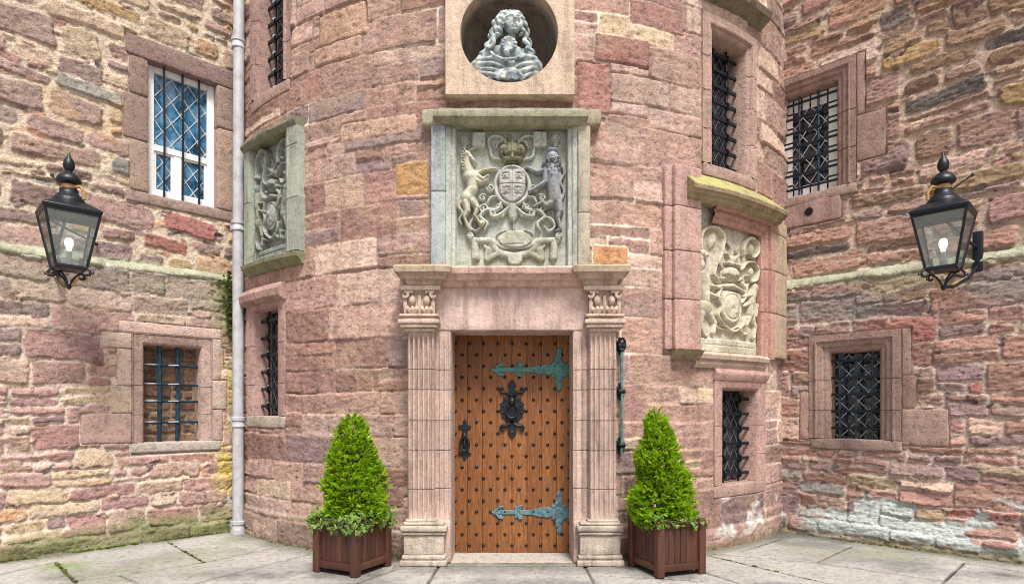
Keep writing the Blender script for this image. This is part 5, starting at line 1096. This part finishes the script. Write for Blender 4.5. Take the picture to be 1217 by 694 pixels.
    TB([(-.13, -.085, .275), (-.10, -.115, .215), (-.02, -.13, .165), (.08, -.122, .185), (.14, -.09, .255)], [.010, .014, .018, .014, .010])
    for a_, l_, r_ in ((-1.0, 1.0, .022), (-.62, .9, .030), (-.24, 1.0, .021), (.16, .95, .032), (.55, 1.0, .022), (.92, .95, .026)): TB([(.03 + .03 * a_, -.095, .115), (.015 + .09 * a_, -.105, .055), (.01 + .155 * a_ * l_, -.095, -.005)], [.008, r_ * .85, r_])
    for sd in (-1, 1):
        for k_ in range(4): TB([(sd * .13, -.05, .31 - k_ * .02), (sd * (.20 + .02 * k_), -.05, .265 - k_ * .028), (sd * (.285 + .010 * k_), .02, .20 - k_ * .035)], [.013, .019, .013])
    B(0, .03, .015, .19, .10, .04)
    root = empty('bust', (bx, by, bz)); tag(root, 'carved bust with a long curled wig and draped cloak in the round niche', 'bust')
    o = b.build('figure', M['marble'], root, None, local=True)
    rm_ = o.modifiers.new('remesh', 'REMESH'); rm_.mode = 'VOXEL'; rm_.voxel_size = .0048; rm_.use_smooth_shade = True; o.scale = (1.14, 1.0, .98)
    sm_ = o.modifiers.new('smooth', 'SMOOTH'); sm_.factor = .5; sm_.iterations = 3
    p = MB(); rbox(p, -.20, .20, -.06, .0, -.13, .012, S(120, 106, 92), .01, .05, .004)
    V = np.concatenate(p.v); V = np.stack([V[:, 0], V[:, 2] + .10, V[:, 1] - .01], 1); p.v = [V]; p.build('plinth', M['dressed'], root, None, local=True)
m, t, p, o = nmat('weathered_marble'); g = N(t, 'ShaderNodeNewGeometry'); co_ = g.outputs['Position']
c1 = ramp(t, noise(t, co_, 11, 5, .6), [(.34, tuple(S(92, 100, 104))), (.47, tuple(S(134, 146, 150))), (.64, tuple(S(188, 194, 190)))]); c2 = ramp(t, noise(t, co_, 7, 3, .5), [(.54, (1, 1, 1)), (.72, (1.0, .92, .78))])
t.links.new(mul(t, c1, c2), p.inputs['Base Color']); p.inputs['Roughness'].default_value = .8; bump(t, p, [(noise(t, co_, 60, 4, .6), .4, .006)], 1); M['marble'] = m
bust()
# ================================================================== DRAINPIPE
def drainpipe():
    dx = (283 - CX) / FPX; Y = 7.19; x = dx * Y; root = empty('drainpipe', (x, Y, 0)); tag(root, 'pale grey drainpipe in the corner between left wall and tower', 'drainpipe')
    rr = .061; b = MB(); tube(b, [(0, 0, .02), (.0, 0, 3.2), (.012, 0, 6.9)], rr, n=24); b.build('pipe', M['pipe'], root, local=True)
    for z in (.12, 1.33, 3.62, 5.75):
        c = MB(); lathe(c, [(rr - .004, z - .085), (rr + .012, z - .083), (rr + .013, z - .06), (rr + .009, z - .055), (rr + .009, z - .01), (rr + .018, z - .008), (rr + .019, z + .028), (rr + .012, z + .03), (rr - .003, z + .034)], n=24)
        c.build('collar', M['pipe'], root, local=True, sharp=50)
        e = MB(); rbox(e, -.115, .115, .045, .07, z - .06, z + .0, r=.008, step=.2); tube(e, [(0, .04, z - .03), (0, .22, z - .03)], .02)
        e.build('bracket', M['pipe'], root, local=True)
    s_ = MB(); tube(s_, [(0, 0, .035), (0, 0, -.01)], .085, n=20); s_.build('shoe', M['pipe'], root, local=True)
drainpipe()

# ================================================================== LANTERNS
def lantern(surf, px, py0, off, rz, label, plate_x, stay, conduit_side):
    u, v = surf.px(px, py0, off); P = surf.map(np.array([[u, v, off]]))[0]; K = .82; root = empty('wall_lantern', tuple(P), rz); root.scale = (K, K, 1); tag(root, label, 'lantern', 'iron lanterns on the walls')
    H = .50; a, b = .255, .142; cor = lambda r, z: [(-r, -r, z), (r, -r, z), (r, r, z), (-r, r, z)]
    f = MB(); t = .013
    for k in range(4):
        tube(f, [cor(b, 0)[k], cor(a, H)[k]], .014, n=6)
        for r, z, th in ((b, 0, .016), (a, H, .015), (a - .003, H - .022, .010)): tube(f, [cor(r, z)[k], cor(r, z)[(k + 1) % 4]], th, n=6)
    # rail across the top of each side so the glazing reads as framed
    box(f, -b, b, -b, b, -.012, .006)
    f.build('frame', M['iron'], root, local=True, sharp=50)
    for k in range(4):
        p, q_ = cor(b, .008)[k], cor(b, .008)[(k + 1) % 4]; r_, s_ = cor(a, H - .012)[(k + 1) % 4], cor(a, H - .012)[k]
        g_b = MB(); nrm = np.array([(p[0] + q_[0]), (p[1] + q_[1]), -.4 * b]); nrm = nrm / np.linalg.norm(nrm) * .004
        V = [np.array(x_) for x_ in (p, q_, r_, s_)] + [np.array(x_) - nrm for x_ in (p, q_, r_, s_)]; g_b.add(V, [(0, 1, 2, 3), (7, 6, 5, 4), (0, 4, 5, 1), (1, 5, 6, 2), (2, 6, 7, 3), (3, 7, 4, 0)]); g_b.build('glass_pane', M['clear'], root, local=True, smooth=False)
    rf = MB(); V = cor(a + .018, H) + cor(a + .02, H + .022) + cor(.15, H + .095) + cor(.13, H + .10)
    rf.add(V, [(i * 4 + j, i * 4 + (j + 1) % 4, (i + 1) * 4 + (j + 1) % 4, (i + 1) * 4 + j) for i in range(3) for j in range(4)] + [(12, 13, 14, 15), (3, 2, 1, 0)]); rf.build('roof', M['iron'], root, local=True, bevel=.006, sharp=30)
    ch = MB(); lathe(ch, [(.16, .585), (.158, .62), (.145, .64), (.13, .645), (.118, .67), (.10, .68), (.092, .69), (.09, .725)], n=28); lathe(ch, [(.082, .765), (.10, .775), (.118, .79), (.122, .805), (.112, .83), (.085, .855), (.06, .875), (.034, .88), (.03, .895), (.04, .90), (.054, .925), (.058, .95), (.05, .985), (.034, 1.01), (.024, 1.02), (.02, 1.03), (.012, 1.05), (.003, 1.065)], n=28)
    ch.build('chimney', M['iron'], root, local=True, sharp=50)
    nk = MB(); lathe(nk, [(.074, .724), (.076, .73), (.076, .762), (.074, .768)], n=28); nk.build('neck_band', M['brass'], root, local=True)
    bl = MB(); lathe(bl, [(0.0, .285), (.026, .28), (.041, .26), (.046, .235), (.041, .21), (.028, .185), (.022, .16), (.020, .15)], n=18); bl.build('bulb', M['bulb'], root, local=True)
    sk = MB(); lathe(sk, [(.024, .155), (.026, .14), (.026, .09), (.04, .085), (.04, .03), (.03, .02), (.03, 0)], n=16); sk.build('lamp_holder', M['white'], root, local=True)
    sc = MB()
    for k in range(4):
        cx_, cy_ = (-1, 1, 1, -1)[k], (-1, -1, 1, 1)[k]
        pts = [(cx_ * b, cy_ * b, -.004), (cx_ * (b + .03), cy_ * (b + .03), -.03), (cx_ * (b + .025), cy_ * (b + .025), -.062), (cx_ * (b - .01), cy_ * (b - .01), -.065), (cx_ * b * .6, cy_ * b * .6, -.05), (cx_ * b * .25, cy_ * b * .25, -.10), (cx_ * .012, cy_ * .012, -.165)]
        tube(sc, pts, [.011, .012, .012, .012, .011, .011, .010], n=7)
        tube(sc, [(cx_ * (b + .02), cy_ * (b + .02), -.045), (cx_ * (b + .05), cy_ * (b + .05), -.052), (cx_ * (b + .055), cy_ * (b + .055), -.03)], [.009, .008, .006], n=6)
    ball(sc, (0, 0, -.17), .024); sc.build('scroll_foot', M['iron'], root, local=True, sharp=60)
    ar = MB(); D = (off + .09) / K
    tube(ar, [(plate_x, D - .10, .30), (plate_x * .8, D * .7, .32), (0, a + .0, H - .03)], .016, n=7); tube(ar, [(plate_x, D - .10, .12), (plate_x * .7, D * .65, -.02), (plate_x * .25, D * .3, -.13), (0, 0, -.165)], .018, n=7)
    ar.build('bracket_arm', M['iron'], root, local=True)
    pb = MB(); rbox(pb, plate_x - .05, plate_x + .05, D - .12, D - .04, .06, .46, r=.01, step=.2); pb.build('wall_plate', M['iron'], root, local=True)
    for (p, q_) in stay:
        s_ = MB(); q_ = (q_[0], q_[1] / K, q_[2]); tube(s_, [p, q_], .0105, n=6); ball(s_, q_, .021); s_.build('stay_rod', M['iron'], root, local=True)
    cb = MB(); k = conduit_side; ca_ = MB()
    tube(ca_, [(k * .03, -.06, .745), (k * .09, -.10, .75), (k * .12, -.12, .70), (k * .125, -.125, .63)], .016, n=8)
    tube(cb, [(k * .10, -.06, .10), (k * .095, -.065, .0), (k * .07, -.06, -.09), (k * .03, -.02, -.15), (0, .05, -.17), (plate_x * .4, D * .5, -.06), (plate_x * .9, D - .03, .06)], .015, n=8)
    cb.build('conduit', M['brass'], root, local=True); ca_.build('conduit', M['brass'], root, local=True)
lantern(LW, 82, 319, .70, math.radians(45), 'black lantern on the left wall beside the white sash window', 0, [((0, .05, .69), (-.02, .76, 1.06)), ((-.15, .45, .52), (.44, .76, .44))], 1)
lantern(RW, 1121, 320, .70, math.radians(-45), 'black lantern on the darker right wall with its wall plate showing', .19, [((0, .05, .69), (.13, .76, 1.04))], -1)

# ================================================================== BELL PULL
def bell_pull():
    u, v = TOW.px(738, 470, .05); root = empty('bell_pull', tuple(TOW.map(np.array([[u, .9, 0]]))[0])); tag(root, 'iron bell pull rod with three brackets beside the right pilaster', 'bell pull')
    z0, z1 = TOW.px(738, 540, .05)[1], TOW.px(738, 402, .05)[1]
    r_ = MB(); tube(r_, [(u, z0, .06), (u + .004, (z0 + z1) / 2, .062), (u, z1 - .03, .06)], .012, n=8); r_.build('rod', M['verdigris'], root, TOW)
    for py in (411, 465, 529):
        z = TOW.px(738, py, .05)[1]; b = MB(); rbox(b, u - .03, u + .03, z - .05, z + .05, -.02, .035, r=.012, step=.1); ball(b, (u, z + .065, .03), (.02, .024, .016), n=10); ball(b, (u, z - .065, .03), (.02, .024, .016), n=10)
        for s_ in (1, -1): ball(b, (u + s_ * .042, z, .03), (.018, .018, .014), n=10)
        tube(b, [(u - .03, z, .06), (u + .03, z, .06)], .024, n=10); b.build('bracket', M['iron'], root, TOW)
    h_ = MB(); tube(h_, [(u + .035 * math.sin(t), z1 - .06 + .06 * math.cos(t), .07) for t in np.linspace(0, 6.283, 21)[:-1]], .011, n=8, closed=True); ball(h_, (u, z1 - .06, .065), (.024, .04, .02), n=10); h_.build('crank', M['iron'], root, TOW)
bell_pull()

# ================================================================== PLANTERS
def planter(cx_, cy_, rz, label):
    root = empty('planter', (cx_, cy_, 0), rz); tag(root, label, 'planter', 'wooden planters either side of the door'); h = .245; Z = .485
    DW = [S(88, 54, 42), S(78, 48, 37), S(96, 60, 46)]; c0 = lambda: random.choice(DW) * random.uniform(.88, 1.1)
    for sx_ in (-1, 1):
        for sy_ in (-1, 1):
            b = MB(); x, y = sx_ * (h - .032), sy_ * (h - .032); rbox(b, x - .034, x + .034, y - .034, y + .034, 0, Z, c0(), .006, .08, .0012); b.build('post', M['darkwood'], root, local=True, sharp=50)
    for k in range(4):
        a_ = k * math.pi / 2; ca, sa = math.cos(a_), math.sin(a_); pn = MB()
        n = 6; xs_ = np.linspace(-h + .064, h - .064, n + 1); tmp = MB()
        for i in range(n): rbox(tmp, xs_[i] + .0015, xs_[i + 1] - .0015, -h + .026, -h + .044, .05, Z - .02, c0(), .003, .1, .0006)
        rbox(tmp, -h + .064, h - .064, -h + .008, -h + .048, .045, .105, c0(), .005, .1, .001); rbox(tmp, -h + .064, h - .064, -h + .008, -h + .048, Z - .065, Z - .008, c0(), .005, .1, .001)
        V = np.concatenate(tmp.v); V = np.stack([V[:, 0] * ca - V[:, 1] * sa, V[:, 0] * sa + V[:, 1] * ca, V[:, 2]], 1); pn.add(V, tmp.f, np.concatenate(tmp.c)); pn.build('side_panel', M['darkwood'], root, local=True, sharp=50)
    b = MB(); box(b, -h + .05, h - .05, -h + .05, h - .05, .05, Z - .05); b.build('soil', M['soil'], root, local=True)
    return root
planter(-1.446, 5.58, math.radians(-26.4), 'brown wooden planter left of the door, in front of plain tower stones')
planter(1.391, 5.55, math.radians(20.4), 'brown wooden planter right of the door, below the bell pull')
def spray_mesh(mb, o, d, up, L, n, c, wd):
    d = d / np.linalg.norm(d); s_ = np.cross(d, up); s_ /= np.linalg.norm(s_) + 1e-9; nn = np.cross(s_, d)
    for i in range(n):
        f = (i - (n - 1) / 2) / max(1, (n - 1) / 2); l = L * (1 - .45 * abs(f)) * random.uniform(.85, 1.1); dr = d * math.cos(f * .8) + s_ * math.sin(f * .8); o2 = o + d * L * .22 * (1 - abs(f)); p = np.cross(dr, nn); p = p / (np.linalg.norm(p) + 1e-9) * wd
        md = o2 + dr * l * .55 + nn * random.uniform(.0, .008); e = o2 + dr * l + nn * random.uniform(-.012, .004)
        mb.add([o2 - p * .4, o2 + p * .4, md + p, e, md - p], [(0, 1, 2, 3, 4)], c * random.uniform(.88, 1.12))
def conifer(x, y, z0, z1, rad, label, seed, lean, prof):
    random.seed(seed); r2 = np.random.default_rng(seed); root = empty('conifer_shrub', (x, y, z0)); tag(root, label, 'shrub', 'clipped conifers in the planters'); H = z1 - z0
    tr = MB(); tube(tr, [(0, 0, -.06), (lean * .4, 0, H * .45), (lean, 0, H * .9)], [.028, .02, .006], n=8)
    for k in range(26):
        t = .1 + .75 * k / 26; a_ = k * 2.4; rr = rad * prof(t) * .8; tube(tr, [(lean * t, 0, H * t - .05), (lean * t + rr * .6 * math.cos(a_), rr * .6 * math.sin(a_), H * t), (lean * t + rr * math.cos(a_), rr * math.sin(a_), H * t + .05)], [.008, .005, .003], n=5)
    tr.build('trunk', M['bark'], root, local=True)
    cw = MB(); G = [S(150, 190, 30), S(168, 206, 40), S(184, 218, 52), S(118, 164, 30), S(198, 228, 80)]
    N_ = 3900
    for i in range(N_):
        t = 1 - (1 - r2.random()) ** .62; t = t * 1.0; a_ = r2.random() * 6.283
        lump = 1 + .42 * fb2(np.array([a_ * 1.4 + seed]), np.array([t * 5.0]), seed, 3)[0] + .09 * math.sin(3 * a_ + t * 9 + seed) + (.16 if r2.random() < .05 else 0)
        rr = rad * prof(t) * lump * (.58 + .42 * r2.random() ** .6)
        o = np.array([lean * t + rr * math.cos(a_), rr * math.sin(a_), H * t + r2.normal() * .012])
        d = np.array([math.cos(a_) * .9, math.sin(a_) * .9, .55 + .5 * t]) + r2.normal(size=3) * .38
        up = np.array([r2.normal() * .5, r2.normal() * .5, 1.]) if r2.random() < .5 else r2.normal(size=3)
        spray_mesh(cw, o, d, up, r2.uniform(.024, .058) * (1.7 if r2.random() < .07 else 1), 7, G[min(4, int(abs(r2.normal()) * 1.7))] if r2.random() > .02 else S(112, 84, 48), .0062)
    cw.build('crown', M['leaf'], root, local=True, sharp=0, smooth=False)
conifer(-1.43, 5.58, .43, 1.375, .252, 'bushy bright green conifer with a blunt top in the left planter', 21, -.01, lambda t: float(np.interp(t, [0, .1, .3, .5, .66, .8, .9, .96, 1], [.92, 1, .96, .84, .66, .50, .42, .34, .16])))
conifer(1.38, 5.55, .40, 1.42, .258, 'taller pointed green conifer leaning left in the right planter', 33, -.085, lambda t: float(np.interp(t, [0, .1, .3, .5, .7, .85, .95, 1], [.90, 1, .94, .76, .56, .38, .22, .08])))
def ivy(cx_, cy_, rz, label, seed, n, full):
    random.seed(seed); r2 = np.random.default_rng(seed); root = empty('ivy_plant', (cx_, cy_, .46), rz); tag(root, label, 'ivy', 'ivy under the conifers'); mb = MB(); st = MB(); h = .245
    for i in range(n):
        k = r2.integers(0, 4) if not full else r2.choice([0, 0, 0, 1, 1, 3]); t = r2.uniform(-1, 1); a_ = k * math.pi / 2; ca, sa = math.cos(a_), math.sin(a_)
        hang = r2.random() ** 1.6; outw = .0 + (.06 if full else .04) * r2.random(); lx, ly, lz = t * h * (1.12 if full else 1.05), -h - outw + .12 * (1 - hang) * r2.random(), .075 - .135 * hang + .02 * r2.normal()
        if not full and hang > .6 and r2.random() < .5: lz += .05
        P = np.array([lx * ca - ly * sa, lx * sa + ly * ca, lz]); out_ = np.array([sa, -ca, .45 - .5 * hang]) + r2.normal(size=3) * .45; out_ /= np.linalg.norm(out_)
        sd = np.cross(out_, [0, 0, 1.]) + r2.normal(size=3) * .3; sd -= out_ * sd.dot(out_); sd /= np.linalg.norm(sd); dn = np.cross(sd, out_); s_ = r2.uniform(.020, .034)
        if dn[2] > 0: dn = -dn
        o5 = [(0, 0), (.55, -.15), (.95, .15), (.6, .5), (.5, .95), (0, 1.35), (-.5, .95), (-.6, .5), (-.95, .15), (-.55, -.15)]
        gc = [S(124, 168, 70), S(146, 186, 90), S(100, 144, 64)][r2.integers(0, 3)]; ed = [S(222, 226, 170), S(206, 214, 140), S(150, 184, 90)][r2.integers(0, 3)]
        V = [P + dn * s_ * .55 + out_ * .004] + [P + sd * s_ * x_ + dn * s_ * y_ + out_ * (.004 * (abs(x_) > .7)) for x_, y_ in o5]; V2 = [P + (np.array(v_) - P) * 1 for v_ in V]
        Cc = np.array([gc] + [ed if r2.random() < .7 else gc for _ in o5]); mid = [V[0] + (v_ - V[0]) * .62 + out_ * .002 for v_ in V[1:]]
        Vv = [V[0]] + mid + V[1:]; Cc = np.array([gc] * 11 + list(Cc[1:])); F = [(0, 1 + j, 1 + (j + 1) % 10) for j in range(10)] + [(1 + j, 11 + j, 11 + (j + 1) % 10, 1 + (j + 1) % 10) for j in range(10)]; mb.add(Vv, F, Cc)
    tube(st, [((h - .02) * 1.1 * math.cos(a_) * (1 + .2 * abs(math.sin(2 * a_))), (h - .02) * 1.1 * math.sin(a_) * (1 + .2 * abs(math.sin(2 * a_))), .02 + .012 * math.sin(5 * a_)) for a_ in np.linspace(0, 6.283, 33)[:-1]], .004, n=5, closed=True)
    mb.build('leaves', M['leaf'], root, local=True, sharp=0, smooth=False); st.build('stem', M['bark'], root, local=True)
ivy(-1.446, 5.58, math.radians(-26.4), 'cream edged ivy spilling over the rim of the left planter', 5, 330, True)
ivy(1.391, 5.55, math.radians(20.4), 'few green ivy leaves on the rim of the right planter', 6, 100, False)
# green growth clinging behind the pipe
def wall_plant(px, py, hh, label, seed, n):
    r2 = np.random.default_rng(seed); random.seed(seed); u, v = LW.px(px, py, -.0); root = empty('wall_plant', tuple(LW.map(np.array([[u, v, 0]]))[0])); tag(root, label, 'plant'); mb = MB()
    for i in range(n):
        o = np.array([u + r2.normal() * .035, v + r2.uniform(-hh, hh), .02 + .03 * r2.random()]); d = np.array([r2.normal(), r2.normal() * .6 - .3, .8]); spray_mesh(mb, o, d, r2.normal(size=3), r2.uniform(.03, .06), 5, [S(104, 132, 40), S(128, 150, 52), S(84, 110, 40)][i % 3], .008)
    mb.build('leaves', M['leaf'], root, LW, sharp=0, smooth=False)
    st = MB(); tube(st, [(u, v - hh, .01), (u + .01, v, .03), (u, v + hh, .02)], .006, n=5); st.build('stem', M['bark'], root, LW)
wall_plant(270, 345, .22, 'green fern tuft on the wall behind the drainpipe, at ledge height', 3, 90)
wall_plant(272, 385, .16, 'smaller green tuft behind the drainpipe, below the ledge', 4, 50)

# moss along the foot of the walls and in the paving joints
def moss():
    r2 = np.random.default_rng(77); random.seed(77); mb = MB(); gs = [S(96, 112, 44), S(118, 132, 56), S(84, 98, 46), S(134, 132, 72)]; pts = []
    for i in range(420):
        k = r2.random()
        if k < .62: u = r2.uniform(-6.9, -4.7); p = LW.map(np.array([[u, 0, .055 + abs(r2.normal()) * .02]]))[0]
        elif k < .80: u = r2.uniform(-3.2, 3.2); p = TOW.map(np.array([[u, 0, .025 + abs(r2.normal()) * .012]]))[0]
        else: u = r2.uniform(4.7, 6.8); p = RW.map(np.array([[u, 0, .055 + abs(r2.normal()) * .015]]))[0]
        if abs(p[0]) < 1.05 and p[1] < 6.0: continue
        if fb2(np.array([u * 2.0]), np.array([3.3]), 5, 3)[0] < -.1: continue
        pts.append(p)
    for a, b in (((199, 643), (243, 668)), ((66, 667), (91, 692)), ((839, 659), (990, 694))):
        (x1, y1), (x2, y2) = gpx(*a), gpx(*b)
        for i in range(26): t = r2.random(); pts.append(np.array([x1 + (x2 - x1) * t + r2.normal() * .006, y1 + (y2 - y1) * t + r2.normal() * .006, -.012]))
    for p in pts:
        s_ = r2.uniform(.006, .018); c = gs[r2.integers(0, 4)]
        ball(mb, (p[0], p[1], p[2] + s_ * .2), (s_ * r2.uniform(1, 2), s_ * r2.uniform(1, 2), s_ * r2.uniform(.5, 1.3)), c * r2.uniform(.8, 1.15), n=6)
    tag(mb.build('moss', M['leaf'], None, None), kind='stuff')
moss()
